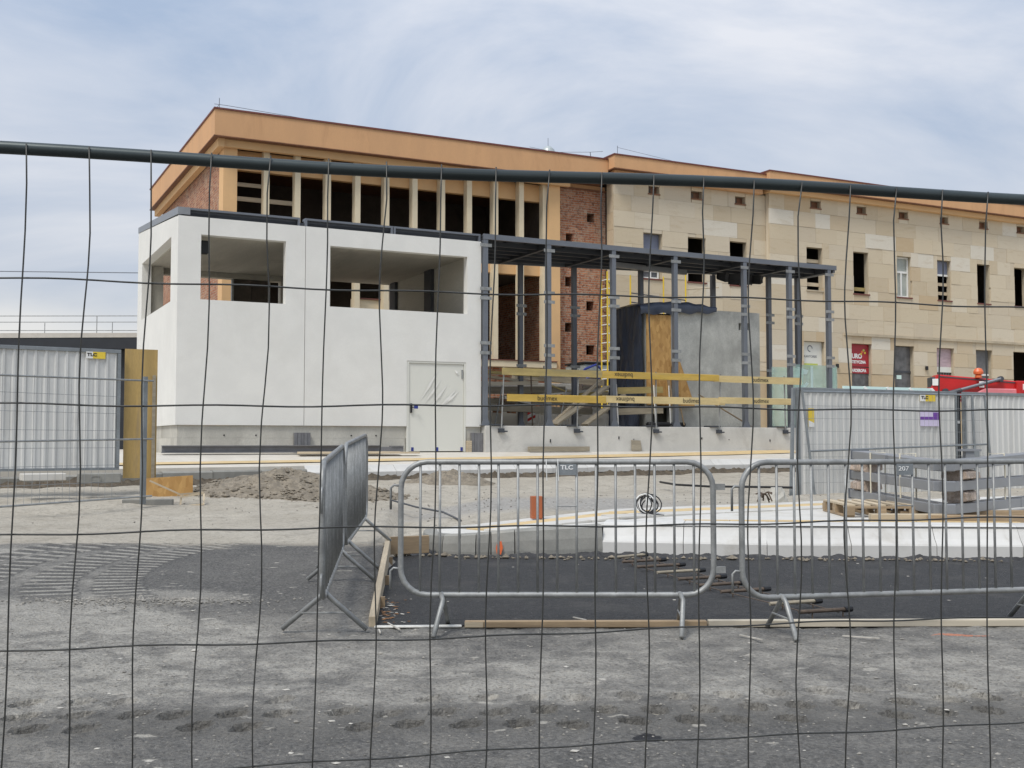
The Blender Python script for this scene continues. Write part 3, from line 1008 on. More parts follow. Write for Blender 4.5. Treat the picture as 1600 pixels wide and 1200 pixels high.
tag(soil_strip('soil_verge', [kline(-9.5), kline(17)], 0.34, lambda x, y: ground_z(x, y) + 0.012, 0.16, 'soil'), 'dark bare soil heaped along the foot of the far white kerb', 'soil')
tag(soil_strip('asphalt_crumbs', [(-1.2, 12.6), (-0.95, 12.1), (-0.6, 11.84), (0.0, 11.78), (0.98, 11.96), (2.64, 11.62), (5.2, 11.42), (11, 11.15)], 0.16, lambda x, y: 0.014, 0.05, 'asphalt_crumb', 0.03), 'crumbled black asphalt and earth along the near island kerb', 'rubble')


def mound(name, label, cx, cy, rx, ry, h, seed, mat='mound_soil', tilt=0.0):
    m = MB()
    nr, na = 26, 72
    for i in range(nr + 1):
        t = i / nr
        for j in range(na):
            a = 2 * math.pi * j / na
            x = cx + rx * t * math.cos(a) * (1 + 0.14 * math.sin(3 * a + seed))
            y = cy + ry * t * math.sin(a)
            z = ground_z(x, y) + h * (1 - t ** 1.5) ** 1.2 * (1 + 0.25 * fbm(x * 1.6, y * 1.6, seed))
            z += (0.05 * fbm(x * 5, y * 5, seed) + 0.035 * fbm(x * 15, y * 15, seed)) * (0.5 + 0.5 * (1 - t)) - 0.03 * t * t
            m.v.append((x, y, z))
    for i in range(nr):
        for j in range(na):
            j2 = (j + 1) % na
            m.f.append((i * na + j, (i + 1) * na + j, (i + 1) * na + j2, i * na + j2))
    return tag(m.build(name, mat, None), label, 'dirt mound')


mound('dirt_mound', 'large heap of grey brown earth before the white pavilion', -3.95, 19.6, 2.1, 1.3, 0.38, 2.0)
mound('dirt_mound', 'low small heap of earth between the barriers and far kerb', -1.15, 22.6, 1.0, 0.7, 0.24, 5.0)

# loose stones
rock = []
for i in range(6):
    ph = [random.uniform(0.7, 1.2) for _ in range(6)]
    rock.append([(ph[0], 0, 0), (-ph[1], 0, 0), (0, ph[2], 0), (0, -ph[3], 0), (0, 0, 0.7 * ph[4]), (0, 0, -0.7 * ph[5])])
RF = [(0, 2, 4), (2, 1, 4), (1, 3, 4), (3, 0, 4), (2, 0, 5), (1, 2, 5), (3, 1, 5), (0, 3, 5)]


def scatter(name, label, mat, n, fpos, smin, smax, flat=1.0, cat='debris'):
    m = MB()
    for _ in range(n):
        x, y, z = fpos()
        s = random.uniform(smin, smax) * (1.7 if random.random() < 0.06 else 1)
        a = random.uniform(0, 6.28)
        r = random.choice(rock)
        k = len(m.v)
        st_ = random.uniform(0.6, 1.5)
        for (p, q, w) in r:
            m.v.append((x + s * (p * math.cos(a) * st_ - q * math.sin(a)), y + s * (p * math.sin(a) * st_ + q * math.cos(a)), z + s * w * flat + s * 0.3 * flat))
        m.f += [tuple(k + i for i in f) for f in RF]
    return tag(m.build(name, mat, None), label, cat, kind='stuff')


def pos_mound():
    a, r = random.uniform(0, 6.28), math.sqrt(random.random())
    x, y = -3.95 + 2.1 * r * math.cos(a) * (1 + 0.14 * math.sin(3 * a + 2)), 19.6 + 1.3 * r * math.sin(a)
    return x, y, ground_z(x, y) + 0.38 * max(0, 1 - r ** 1.5) ** 1.2 * (1 + 0.25 * fbm(x * 1.6, y * 1.6, 2.0)) - 0.02


def pos_plot():
    x, y = random.gauss(0, 4.2), random.uniform(13.8, 23)
    return x, y, ground_z(x, y)


def pos_kerb():
    t = random.random()
    x = -1.3 + t * 8
    y = 11.72 - 0.05 * max(0, x) - abs(random.gauss(0, 0.10)) + (0.25 if x < -0.6 else 0)
    return x, y, 0.016


def pos_lane():
    x, y = random.uniform(-3.4, 3.4), random.uniform(4.0, 8.0)
    return x, y, road_z(x, y)


def pos_fresh():
    return random.uniform(-0.8, 5), random.uniform(7.6, 11.3), 0.014


def pos_spill():
    return random.gauss(-2.7, 0.45), random.gauss(8.4, 0.18), 0.052


scatter('gravel', 'grey stones lying on the large earth heap', 'mound_soil', 1500, pos_mound, 0.012, 0.04)
scatter('gravel', 'small stones strewn over the sandy plot', 'pebble', 700, pos_plot, 0.006, 0.018)
scatter('gravel', 'broken stones along the foot of the island kerb', 'mound_soil', 260, pos_kerb, 0.008, 0.03)
scatter('gravel', 'fine grit scattered on the near dusty lane', 'pebble', 3000, pos_lane, 0.003, 0.009, 0.7)
scatter('clods', 'pale dried clods on the near dusty lane', 'chip_pale', 60, pos_lane, 0.007, 0.018, 0.3)
scatter('clods', 'white chips lying on the fresh black asphalt', 'chip_pale', 24, pos_fresh, 0.008, 0.018, 0.25)
scatter('gravel', 'pale gravel spilled beside the curved wheel tracks', 'pebble', 1100, pos_spill, 0.005, 0.013, 0.7)


def pos_corner():
    y = random.uniform(7.55, 8.7)
    return -0.94 - (y - 7.44) * 0.09 + abs(random.gauss(0, 0.09)) + 0.05, y, 0.015


scatter('leaf_litter', 'brown leaves and chips in the corner of the shuttering boards', 'leaf_litter', 34, pos_corner, 0.008, 0.024, 0.2)
scatter('wood_chips', 'pale wood chips in the corner of the shuttering boards', 'chip_pale', 22, pos_corner, 0.007, 0.018, 0.2)

# ------------------------------------------------------------------ station hall with the colonnade
hall = site('station_hall', 'long orange and brick station hall with empty colonnade windows', 'building', (-3.1, 9.35, 0.95))
m = MB()
m.box(-3.12, -2.70, 9.35, 9.95, 0.95, 10.41)
m.box(8.12, 8.57, 9.35, 9.95, 0.95, 10.41)
m.box(-2.70, 8.12, 9.35, 9.60, 10.22, 10.41)
m.build('portal_frame', 'peach_render', hall)
for k in range(10):
    x = -1.68 + 0.986 * k
    MB().box(x - 0.18, x, 9.44, 9.74, 3.99, 10.22).build('pier', 'cream_render', hall)
MB().box(7.95, 8.118, 9.46, 9.74, 3.99, 10.22).build('pier', 'cream_render', hall)
MB().box(-2.698, 8.118, 9.745, 9.95, 9.62, 10.22).build('lintel', 'peach_render', hall)
MB().box(-2.698, 8.118, 9.70, 9.95, 7.0, 7.50).build('spandrel', 'peach_render', hall)
led = MB().box(-2.698, 8.40, 9.30, 9.95, 3.76, 3.97).build('ledge', 'cream_render', hall)
MB().box(-2.698, 8.42, 9.27, 9.75, 3.972, 4.0).build('ledge_flashing', 'flashing_red', led)
MB().box(-2.698, 8.118, 9.6, 9.95, 0.95, 3.757).build('base_wall', 'brick', hall)
inf = MB().box(1.13, 3.26, 9.76, 9.93, 4.0, 5.82).build('infill_wall', 'cream_render', hall)
MB().box(1.13, 3.26, 9.70, 9.93, 5.822, 5.86).build('sill', 'flashing_red', inf)
# roof with its deep orange fascia
roof = MB().box(-3.48, 10.3, 8.95, 21.15, 10.415, 11.2).build('roof', 'orange_render', hall)
MB().box(-3.51, 10.3, 8.92, 21.18, 11.202, 11.255).build('roof_flashing', 'flashing_red', roof)
MB().box(-3.50, 10.3, 8.93, 21.16, 10.385, 10.414).build('drip_edge', 'drip_brown', roof)
MB().box(-3.33, -3.13, 9.15, 21.0, 10.13, 10.384).build('eaves_band', 'peach_render', roof)
MB().box(-3.128, 8.9, 9.20, 9.345, 10.16, 10.384).build('eaves_band', 'peach_render', roof)
# brick flank and the brick strip beside the colonnade
MB().box(-3.09, -2.75, 9.953, 20.6, 0.95, 10.383).build('flank_wall', 'brick', hall)
bh = [(9.81, 10.12, 9.06, 9.38), (8.94, 9.22, 8.27, 8.59), (8.91, 9.19, 6.69, 7.04), (9.77, 10.08, 5.88, 6.22), (8.90, 9.19, 5.08, 5.41), (9.76, 10.1, 4.30, 4.65)]
MB().wall(8.573, 10.58, 0.95, 10.18, 9.6, 10.05, bh).build('brick_strip', 'brick', hall)
MB().box(8.573, 10.58, 9.52, 10.0, 10.182, 10.23).build('strip_flashing', 'drip_brown', hall)
MB().box(8.573, 10.58, 9.62, 10.0, 10.232, 10.384).build('strip_band', 'orange_render', hall)
# inside
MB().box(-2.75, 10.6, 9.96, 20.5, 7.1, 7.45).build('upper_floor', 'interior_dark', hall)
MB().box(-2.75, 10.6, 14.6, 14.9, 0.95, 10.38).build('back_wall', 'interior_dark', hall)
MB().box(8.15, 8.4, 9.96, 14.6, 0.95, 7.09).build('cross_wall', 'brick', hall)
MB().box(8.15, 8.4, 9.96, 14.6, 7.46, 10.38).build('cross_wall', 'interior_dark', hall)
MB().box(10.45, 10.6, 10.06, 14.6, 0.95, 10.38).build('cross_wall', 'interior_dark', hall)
for z0, z1, s0, s1 in ((9.18, 9.30, -2.7, -1.75), (8.72, 8.86, -2.7, -0.7)):
    MB().box(s0, s1, 10.05, 10.1, z0, z1).build('brace_board', 'wood_pale', hall)
for k, x in enumerate((0.28, 4.2, 7.3)):
    MB().box(x - 0.14, x + 0.02, 9.46, 9.6, 7.502, 7.58).build('mortar_lump', 'chip_white', hall)
v = MB().lathe((9.1, 11.2, 11.25), [(0.16, 0), (0.16, 0.5), (0.31, 0.5), (0.30, 0.56), (0.22, 0.72), (0.10, 0.83), (0.02, 0.85)], 18).build('roof_vent', 'zinc_vent', hall, smooth=False)
MB().tube([(9.1, 11.2, 12.08), (9.1, 11.2, 12.4)], 0.009, 5).build('vent_rod', 'steel_grey', v)
MB().tube([(-3.3, 9.2, 11.25), (-3.3, 9.2, 11.62)], 0.011, 5).tube([(-3.45, 9.2, 11.42), (-3.1, 9.2, 11.42), (1.0, 9.3, 11.3)], 0.008, 4).tube([(-3.3, 9.2, 11.42), (-3.4, 14, 11.32)], 0.008, 4).build('lightning_rod', 'steel_grey', hall)
MB().tube([(10.0, 9.6, 11.25), (9.95, 9.6, 11.6)], 0.014, 5).tube([(7.5, 9.6, 11.5), (8.5, 9.6, 11.43), (9.95, 9.6, 11.6), (10.3, 9.3, 11.6)], 0.007, 4).build('lightning_rod', 'steel_grey', hall)

# ------------------------------------------------------------------ stone wing
wing = site('stone_wing', 'sandstone clad wing with gutted window openings and orange eaves', 'building', (10.55, 9.0, 0.95))
WA = [(11.80, 12.60), (13.74, 14.54), (15.66, 16.44)]
WB = [(19.17, 19.97), (21.56, 22.36), (23.90, 24.68), (26.17, 26.95), (28.50, 29.26), (30.78, 31.54)]
VA = [(12.03, 12.50), (13.92, 14.40), (15.92, 16.40)]
VB = [(19.40, 19.92), (21.78, 22.28), (24.06, 24.56), (26.38, 26.86), (28.68, 29.2), (31.0, 31.5)]
SB = [(18.98, 20.02), (21.40, 22.46), (23.68, 24.76), (26.04, 27.04), (28.33, 29.30), (30.60, 31.8)]
holesA = [(a, b, 7.10, 8.75) for a, b in WA] + [(a, b, 10.20, 10.48) for a, b in VA]
holesB = [(a, b, 7.10, 8.77) for a, b in WB] + [(a, b, 10.33, 10.61) for a, b in VB] + [(a, b, 1.0, 5.10) for a, b in SB]
MB().wall(10.6, 17.40, 0.95, 10.7, 9.05, 9.22, holesA).build('wall', 'stone_reveal', wing)
MB().wall(17.45, 33.5, 0.95, 10.8, 8.84, 9.02, holesB).build('wall', 'stone_reveal', wing)
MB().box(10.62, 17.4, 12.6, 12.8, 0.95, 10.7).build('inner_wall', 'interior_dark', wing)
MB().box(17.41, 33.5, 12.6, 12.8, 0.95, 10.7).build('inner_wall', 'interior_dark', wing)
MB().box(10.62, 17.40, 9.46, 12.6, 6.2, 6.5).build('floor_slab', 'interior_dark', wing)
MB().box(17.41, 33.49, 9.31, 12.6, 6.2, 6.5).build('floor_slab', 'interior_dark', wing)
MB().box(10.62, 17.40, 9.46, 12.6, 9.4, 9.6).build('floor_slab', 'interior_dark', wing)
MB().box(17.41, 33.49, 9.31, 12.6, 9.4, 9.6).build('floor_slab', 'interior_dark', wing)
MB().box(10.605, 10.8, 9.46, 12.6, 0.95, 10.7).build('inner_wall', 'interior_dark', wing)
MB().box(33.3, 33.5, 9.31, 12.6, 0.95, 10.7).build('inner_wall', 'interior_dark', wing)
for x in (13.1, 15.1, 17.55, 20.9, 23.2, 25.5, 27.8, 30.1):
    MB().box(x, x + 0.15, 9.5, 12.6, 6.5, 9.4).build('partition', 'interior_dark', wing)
# roofs
ra = MB().box(10.32, 17.05, 8.55, 16, 10.86, 11.31).build('roof', 'orange_render', wing)
MB().box(10.29, 17.05, 8.52, 16, 11.312, 11.36).build('roof_flashing', 'flashing_red', ra)
MB().box(10.30, 17.05, 8.53, 16, 10.83, 10.858).build('drip_edge', 'drip_brown', ra)
MB().box(10.45, 17.05, 8.75, 9.2, 10.62, 10.828).build('eaves_band', 'orange_render', ra)
rb = MB().box(17.06, 34, 8.35, 16, 10.92, 11.42).build('roof', 'orange_render', wing)
MB().box(17.03, 34, 8.32, 16, 11.422, 11.47).build('roof_flashing', 'flashing_red', rb)
MB().box(17.04, 34, 8.33, 16, 10.89, 10.918).build('drip_edge', 'drip_brown', rb)
MB().box(17.25, 34, 8.55, 9.0, 10.70, 10.888).build('eaves_band', 'peach_render', rb)
MB().tube([(10.6, 8.8, 11.35), (10.6, 8.8, 11.72)], 0.010, 5).tube([(10.6, 8.8, 11.66), (14, 8.9, 11.38)], 0.006, 4).build('lightning_rod', 'steel_grey', wing)
MB().box(21.0, 33.5, 8.70, 8.836, 5.40, 5.50).build('string_course', 'stone_reveal', wing)

# cladding slabs, each a piece of its own
cube = shared(MB().box(0, 1, 0, 1, 0, 1), 'stone_slab', 'sandstone')


def minus(rects, h):
    out = []
    for (a, b, c, d) in rects:
        if h[1] <= a or h[0] >= b or h[3] <= c or h[2] >= d:
            out.append((a, b, c, d))
            continue
        if h[0] > a:
            out.append((a, h[0], c, d))
        if h[1] < b:
            out.append((h[1], b, c, d))
        a2, b2 = max(a, h[0]), min(b, h[1])
        if h[2] > c:
            out.append((a2, b2, c, h[2]))
        if h[3] < d:
            out.append((a2, b2, h[3], d))
    return out


rs = random.Random(21)


def clad(s0, s1, z0, z1, front, back, holes, course):
    z = z1
    while z > z0 + 0.1:
        zb = max(z0, z - course)
        s = s0
        while s < s1 - 0.05:
            w = rs.uniform(0.7, 1.65)
            e = s + w
            if s1 - e < 0.45:
                e = s1
            rects = [(s, e, zb, z)]
            for h in holes:
                rects = minus(rects, h)
            for (a, b, c, d) in rects:
                if b - a < 0.06 or d - c < 0.06:
                    continue
                pr = rs.uniform(-0.012, 0.008)
                place('stone_slab', cube, wing, (a + 0.0025, front + pr, c + 0.0025), (b - a - 0.005, back - front - pr - 0.003, d - c - 0.005))
            s = e
        z = zb


clad(10.55, 17.36, 3.9, 10.62, 8.99, 9.05, holesA, 0.58)
clad(17.36, 32.6, 3.9, 10.70, 8.775, 8.84, holesB, 0.58)
z = 10.62
while z > 4.0:
    place('stone_slab', cube, wing, (10.545, 9.052, z - 0.616), (0.055, 0.395, 0.612))
    z -= 0.62
place('stone_slab', cube, wing, (17.365, 8.843, 3.7), (0.08, 0.15, 7.0))
low = MB().box(10.56, 17.36, 9.0, 9.045, 0.95, 3.89)
lh = [17.37] + [q for p in SB for q in p] + [33.4]
for a, b in zip(lh[0::2], lh[1::2]):
    low.box(a, b, 8.78, 8.835, 0.95, 3.89)
low.build('base_cladding', 'sandstone', wing)

# sills and what is left in the openings
for i, (a, b) in enumerate(WA + WB):
    f = 9.05 if i < 3 else 8.84
    MB().box(a - 0.04, b + 0.04, f - 0.10, f + 0.2, 7.045, 7.096).build('sill', 'flashing_red' if i not in (3,) else 'stone_reveal', wing)
for i, (a, b) in enumerate(VA + VB):
    f = 9.05 if i < 3 else 8.84
    zz = 10.2 if i < 3 else 10.33
    w = MB().box(a, b, f + 0.14, f + 0.17, zz, zz + 0.28).build('attic_vent', 'drip_brown', wing)
    MB().box(a - 0.03, b + 0.03, f - 0.09, f + 0.1, zz - 0.045, zz - 0.002).build('sill', 'drip_brown', w)
    MB().box(a + 0.1, a + 0.2, f + 0.10, f + 0.138, zz + 0.06, zz + 0.24).build('louvre', 'interior_dark', w)


def win_part(name, a, b, z0, z1, y, mat, parent=wing, t=0.03):
    return MB().box(a, b, y, y + t, z0, z1).build(name, mat, parent)


win_part('board', WA[0][0] + 0.01, WA[0][1] - 0.01, 7.75, 8.74, 9.19, 'panel_blue')
w = win_part('window', WA[0][0] + 0.01, WA[0][1] - 0.01, 7.11, 7.42, 9.19, 'dark_glass')
for a, b, c, d in ((0.02, 0.76, 7.11, 7.17), (0.02, 0.76, 7.36, 7.42), (0.02, 0.08, 7.172, 7.358), (0.36, 0.43, 7.172, 7.358), (0.70, 0.76, 7.172, 7.358)):
    win_part('frame', WA[0][0] + a, WA[0][0] + b, c, d, 9.15, 'paint_white', w)
a0, b0 = WB[2]
w = win_part('window', a0 + 0.01, b0 - 0.01, 7.11, 8.76, 8.985, 'window_glass')
for a, b, c, d in ((0.01, 0.07, 7.11, 8.76), (b0 - a0 - 0.07, b0 - a0 - 0.01, 7.11, 8.76), (0.071, b0 - a0 - 0.071, 7.11, 7.17), (0.071, b0 - a0 - 0.071, 8.70, 8.76), (0.071, b0 - a0 - 0.071, 8.10, 8.18), (0.35, 0.42, 7.171, 8.099)):
    win_part('frame', a0 + a, a0 + b, c, d, 8.93, 'paint_white', w, 0.048)
a0, b0 = WB[3]
win_part('board', a0 + 0.01, b0 - 0.01, 8.22, 8.76, 8.97, 'panel_blue')
win_part('transom', a0 + 0.01, b0 - 0.01, 8.13, 8.21, 8.94, 'paint_white')
for z in (7.72, 7.34):
    win_part('board', a0 + 0.01, b0 - 0.01, z, z + 0.13, 8.97, 'wood_pale')
for i, zz in ((0, 7.28), (0, 8.20), (1, 7.24)):
    a0, b0 = WB[i]
    win_part('board', a0 + 0.01, b0 - 0.01, zz, zz + 0.14, 8.98, 'wood_pale' if i == 0 else 'board_worn')
# shop fronts
a, b = SB[0]
s1 = win_part('shop_sign', a + 0.01, b - 0.01, 3.80, 5.09, 8.94, 'sign_white')
win_part('sign_bar', a + 0.02, b - 0.02, 3.62, 3.66, 8.91, 'grey_print', s1)
win_part('shop_panel', a + 0.01, b - 0.01, 1.0, 3.79, 8.96, 'sign_white')
ring = MB()
for k in range(14):
    t0, t1 = 2 * math.pi * k / 18, 2 * math.pi * (k + 1) / 18
    cx, cz, r0, r1 = (a + b) / 2 - 0.08, 4.83, 0.09, 0.135
    ring.quad(*[(cx + r * math.cos(q), 8.936, cz + r * math.sin(q)) for r, q in ((r0, t0), (r1, t0), (r1, t1), (r0, t1))])
ring.build('emblem', 'grey_print', s1)
lettering('lettering', 'KANTOREK', 0.125, 'grey_print', s1, ((a + b) / 2 - 0.06, 8.936, 4.52), bold=0.002)
win_part('stripe', a + 0.1, a + 0.82, 4.05, 4.25, 8.935, 'lime_print', s1, 0.004)
a, b = SB[1]
s2 = win_part('shop_sign', a + 0.01, b - 0.01, 3.93, 5.09, 8.94, 'sign_red')
win_part('sign_gap', a + 0.01, b - 0.01, 4.17, 4.20, 8.935, 'black_print', s2, 0.004)
lettering('lettering', 'EURO', 0.25, 'white_print', s2, (a + 0.36, 8.936, 4.61), bold=0.012)
lettering('lettering', 'ESTETYCZNA', 0.155, 'white_print', s2, (a + 0.47, 8.936, 4.38), bold=0.008, squash=0.88)
lettering('lettering', 'GARDEROBA', 0.165, 'white_print', s2, (a + 0.47, 8.936, 4.04), bold=0.008, squash=0.88)
for k, (dx, dz, r, mt) in enumerate(((0.64, 4.70, 0.05, 'sticker_yellow'), (0.70, 4.79, 0.06, 'paint_orange'), (0.78, 4.86, 0.05, 'lime_print'), (0.85, 4.76, 0.045, 'sticker_yellow'))):
    MB().quad(*[(a + dx + r * math.cos(q * 1.047) * 1.2, 8.935 - 0.001 * k, dz + r * math.sin(q * 1.047)) for q in range(6)]).build('emblem', mt, s2)
win_part('shop_glass', a + 0.01, b - 0.01, 1.0, 3.92, 8.97, 'dark_glass')
a, b = SB[2]
d3 = win_part('shop_door', a + 0.01, b - 0.01, 1.0, 5.09, 8.985, 'dark_glass')
win_part('door_rail', a + 0.01, b - 0.01, 4.02, 4.10, 8.96, 'steel_dark', d3)
win_part('notice', a + 0.3, a + 0.56, 3.76, 3.92, 8.97, 'glass_film', d3, 0.015)
a, b = SB[3]
s4 = win_part('shop_sign', a + 0.01, b - 0.01, 4.33, 5.09, 8.94, 'sign_mauve')
win_part('sign_strip', a + 0.01, b - 0.01, 4.10, 4.325, 8.93, 'sign_white', s4)
win_part('shop_glass', a + 0.01, b - 0.01, 1.0, 4.09, 8.97, 'interior_dark')
for k in range(6):
    win_part('grille_bar', a + 0.08 + k * 0.15, a + 0.11 + k * 0.15, 1.0, 4.09, 8.94, 'steel_grey', wing, 0.02)
a, b = SB[4]
d5 = win_part('shop_window', a + 0.01, b - 0.01, 1.0, 5.09, 8.985, 'plastic_grey')
win_part('transom', a + 0.01, b - 0.01, 4.02, 4.10, 8.96, 'paint_white', d5)
for px_, zz in ((20.55, 4.1), (25.35, 4.15)):
    MB().box(px_, px_ + 0.12, 8.68, 8.77, zz, zz + 0.16).build('wall_lamp', 'black_rubber', wing, bevel=0.02)

# ------------------------------------------------------------------ white pavilion
pav = site('white_pavilion', 'unfinished white plastered pavilion with empty window openings', 'building', (-6.05, 0.0, 0.95))
o1, o2 = (-5.56, -3.68, 4.31, 5.73), (-2.65, 0.80, 4.31, 5.71)
MB().wall(-6.05, -3.237, 1.58, 6.11, 0.0, 0.22, [o1]).build('front_wall', 'plaster_white', pav)
MB().wall(-3.225, 1.17, 1.58, 6.11, 0.0, 0.22, [o2, (-0.76, 0.77, 1.0, 3.13)]).build('front_wall', 'plaster_white', pav)
MB().box(-3.3, -3.16, 0.222, 0.26, 1.6, 6.1).build('joint_backing', 'steel_dark', pav)
lw = MB().wall(0.222, 5.8, 1.58, 6.11, -6.05, -5.82, [(0.85, 5.1, 4.33, 5.78)], axis='y')
lw.hexa([(-6.05, 0.222, 6.11), (-5.82, 0.222, 6.11), (-5.82, 5.8, 6.11), (-6.05, 5.8, 6.11), (-6.05, 0.222, 6.13), (-5.82, 0.222, 6.13), (-5.82, 5.8, 6.68), (-6.05, 5.8, 6.68)])
lw.build('side_wall', 'plaster_white', pav)
MB().wall(0.222, 5.8, 1.58, 6.11, 1.17, 0.93, [], axis='y').build('side_wall', 'concrete_inside', pav)
MB().box(-5.818, 0.928, 0.222, 5.79, 5.75, 6.10).build('ceiling_slab', 'concrete_inside', pav)
# what stands along the open back
MB().box(-5.818, -5.50, 5.2, 5.79, 1.6, 5.748).build('column', 'concrete_inside', pav)
MB().box(-3.65, -3.60, 5.56, 5.7, 1.6, 5.748).build('mullion', 'galvanised', pav)
MB().box(-3.59, -3.12, 5.6, 5.7, 1.6, 5.60).build('dark_panel', 'interior_dark', pav)
MB().box(-3.11, -2.67, 5.6, 5.7, 1.6, 5.60).build('dark_panel', 'interior_dark', pav)
MB().box(-2.66, -2.61, 5.58, 5.7, 1.6, 5.58).build('mullion', 'paint_white', pav)
MB().box(-2.33, -0.92, 5.5, 5.79, 1.6, 5.748).build('back_wall', 'concrete_inside', pav)
MB().box(-5.49, -0.921, 5.5, 5.79, 5.61, 5.749).build('back_beam', 'concrete_inside', pav)
for b0, b1 in ((5.1, 5.5), (2.42, 2.9)):
    MB().box(0.84, 0.929, b0, b1, 1.6, 5.748).build('wall_rib', 'steel_dark', pav)
MB().box(-5.50, -5.34, 0.3, 0.42, 5.36, 5.66).build('black_sheet', 'black_rubber', pav, bevel=0.02)
MB().box(-6.0, 1.12, 0.06, 5.7, 1.3, 1.575).build('floor_slab', 'concrete_plinth', pav)
pl = MB().box(-6.0, -0.78, 0.05, 5.7, 0.95, 1.298).box(0.79, 1.2, 0.05, 5.7, 0.95, 1.298)
pl.box(-5.98, -0.78, 0.05, 0.06, 1.3, 1.575).box(0.79, 1.18, 0.05, 0.06, 1.3, 1.575)
plinth = pl.build('plinth', 'concrete_plinth', pav)
for x in (-5.0, -4.3, -2.1, -1.5):
    MB().tube([(x, 0.04, 1.36), (x, 0.051, 1.36)], 0.018, 8).build('tie_hole', 'black_rubber', plinth)
# roof with its steel edge channel
MB().hexa([(-5.95, 0.1, 6.112), (1.1, 0.1, 6.112), (1.1, 5.7, 6.112), (-5.95, 5.7, 6.112), (-5.95, 0.1, 6.2), (1.1, 0.1, 6.2), (1.1, 5.7, 6.66), (-5.95, 5.7, 6.66)]).build('roof', 'steel_dark', pav)


def channel(x0, x1, b):
    m_ = MB().box(x0, x1, b - 0.02, b + 0.2, 6.255, 6.30).box(x0, x0 + 0.05, b - 0.02, b + 0.1, 6.112, 6.254).box(x1 - 0.05, x1, b - 0.02, b + 0.1, 6.112, 6.254)
    c_ = m_.build('edge_channel', 'steel_grey', pav)
    MB().box(x0 + 0.051, x1 - 0.051, b + 0.06, b + 0.09, 6.112, 6.254).build('channel_web', 'steel_dark', c_)


channel(-6.03, -3.36, 0.04)
channel(-3.24, -1.12, 0.04)
channel(-1.10, 1.16, 0.04)
MB().hexa([(-6.06, 0.0, 6.14), (-5.8, 0.0, 6.14), (-5.8, 5.82, 6.685), (-6.06, 5.82, 6.685), (-6.06, 0.0, 6.30), (-5.8, 0.0, 6.30), (-5.8, 5.82, 6.83), (-6.06, 5.82, 6.83)]).build('edge_channel', 'steel_frame', pav)
# door
door = MB().box(-0.70, 0.72, 0.035, 0.09, 0.99, 3.08).build('door', 'door_cream', pav, bevel=0.004)
dfm = MB().box(-0.757, -0.703, 0.01, 0.2, 0.975, 3.127).box(0.723, 0.767, 0.01, 0.2, 0.975, 3.127).box(-0.702, 0.722, 0.01, 0.2, 3.083, 3.127)
dfm.build('door_frame', 'door_cream', pav)
MB().box(-0.66, -0.62, -0.005, 0.034, 1.90, 2.12).tube([(-0.64, -0.005, 2.03), (-0.64, -0.05, 2.03), (-0.52, -0.05, 2.03)], 0.011, 6).build('handle', 'black_rubber', door)
MB().box(-0.60, -0.50, -0.07, -0.066, 1.995, 2.065).build('tape', 'tape_blue', door)
for x in (-0.63, 0.0, 0.64):
    MB().box(x, x + 0.06, 0.026, 0.034, 0.995, 1.085).build('tape', 'tape_blue', door)
MB().box(0.66, 0.70, 0.012, 0.034, 2.74, 2.95).build('hinge', 'galvanised', door)
fl = MB()
for (x0, z0, x1, z1) in ((-0.45, 2.12, 0.10, 3.0), (-0.38, 2.02, 0.15, 2.74), (-0.20, 1.98, 0.32, 2.62), (0.0, 1.95, 0.55, 2.5), (0.14, 2.05, 0.62, 2.46), (0.48, 2.95, 0.6, 2.80)):
    d = Vector((x1 - x0, 0, z1 - z0)).normalized()
    nn = Vector((-d.z, 0, d.x)) * 0.03
    a, b = Vector((x0, 0.032, z0)), Vector((x1, 0.032, z1))
    mid_ = (a + b) / 2 + Vector((0, -0.02, 0))
    fl.quad(a, mid_ - nn, b, mid_)
    fl.quad(a, mid_, b, mid_ + nn)
fl.build('plastic_film', 'film', door)

# ------------------------------------------------------------------ steel canopy
can = site('steel_canopy', 'grey steel bus canopy frame with dark sheet roof', 'canopy', (1.2, 0.0, 1.6))


def rear(s):
    return 3.1 - 0.165 * (s - 1.2)


deck = MB()
for i in range(40):
    s0, s1 = 1.22 + i * 0.28, 1.22 + (i + 1) * 0.28
    s1 = min(s1, 12.44)
    zz = 6.235 if i % 2 else 6.262
    deck.hexa([(s0, 0.0, zz), (s1, 0.0, zz), (s1, rear(s1), zz), (s0, rear(s0), zz), (s0, 0.0, 6.285), (s1, 0.0, 6.285), (s1, rear(s1), 6.285), (s0, rear(s0), 6.285)])
deck.build('roof_deck', 'steel_dark', can)
MB().box(1.2, 12.47, -0.09, -0.02, 6.17, 6.30).build('edge_beam', 'steel_grey', can)
MB().box(12.39, 12.47, -0.018, rear(12.4), 6.10, 6.232).build('edge_beam', 'steel_grey', can)
MB().bar((1.2, rear(1.2), 6.16), (12.39, rear(12.39), 6.16), 0.09, 0.14).build('edge_beam', 'steel_grey', can)
FP = [1.26, 3.02, 4.93, 6.86, 9.17, 10.76, 12.2]
for s in FP:
    MB().box(s - 0.05, s + 0.05, 0.07, rear(s) - 0.06, 6.08, 6.232).build('cross_beam', 'steel_dark', can)
for k in range(1, 6):
    bb = 0.5 * k
    smax = min(12.3, 1.2 + (3.0 - bb) / 0.165)
    MB().box(1.25, smax, bb - 0.03, bb + 0.03, 6.12, 6.233).build('purlin', 'steel_dark', can)


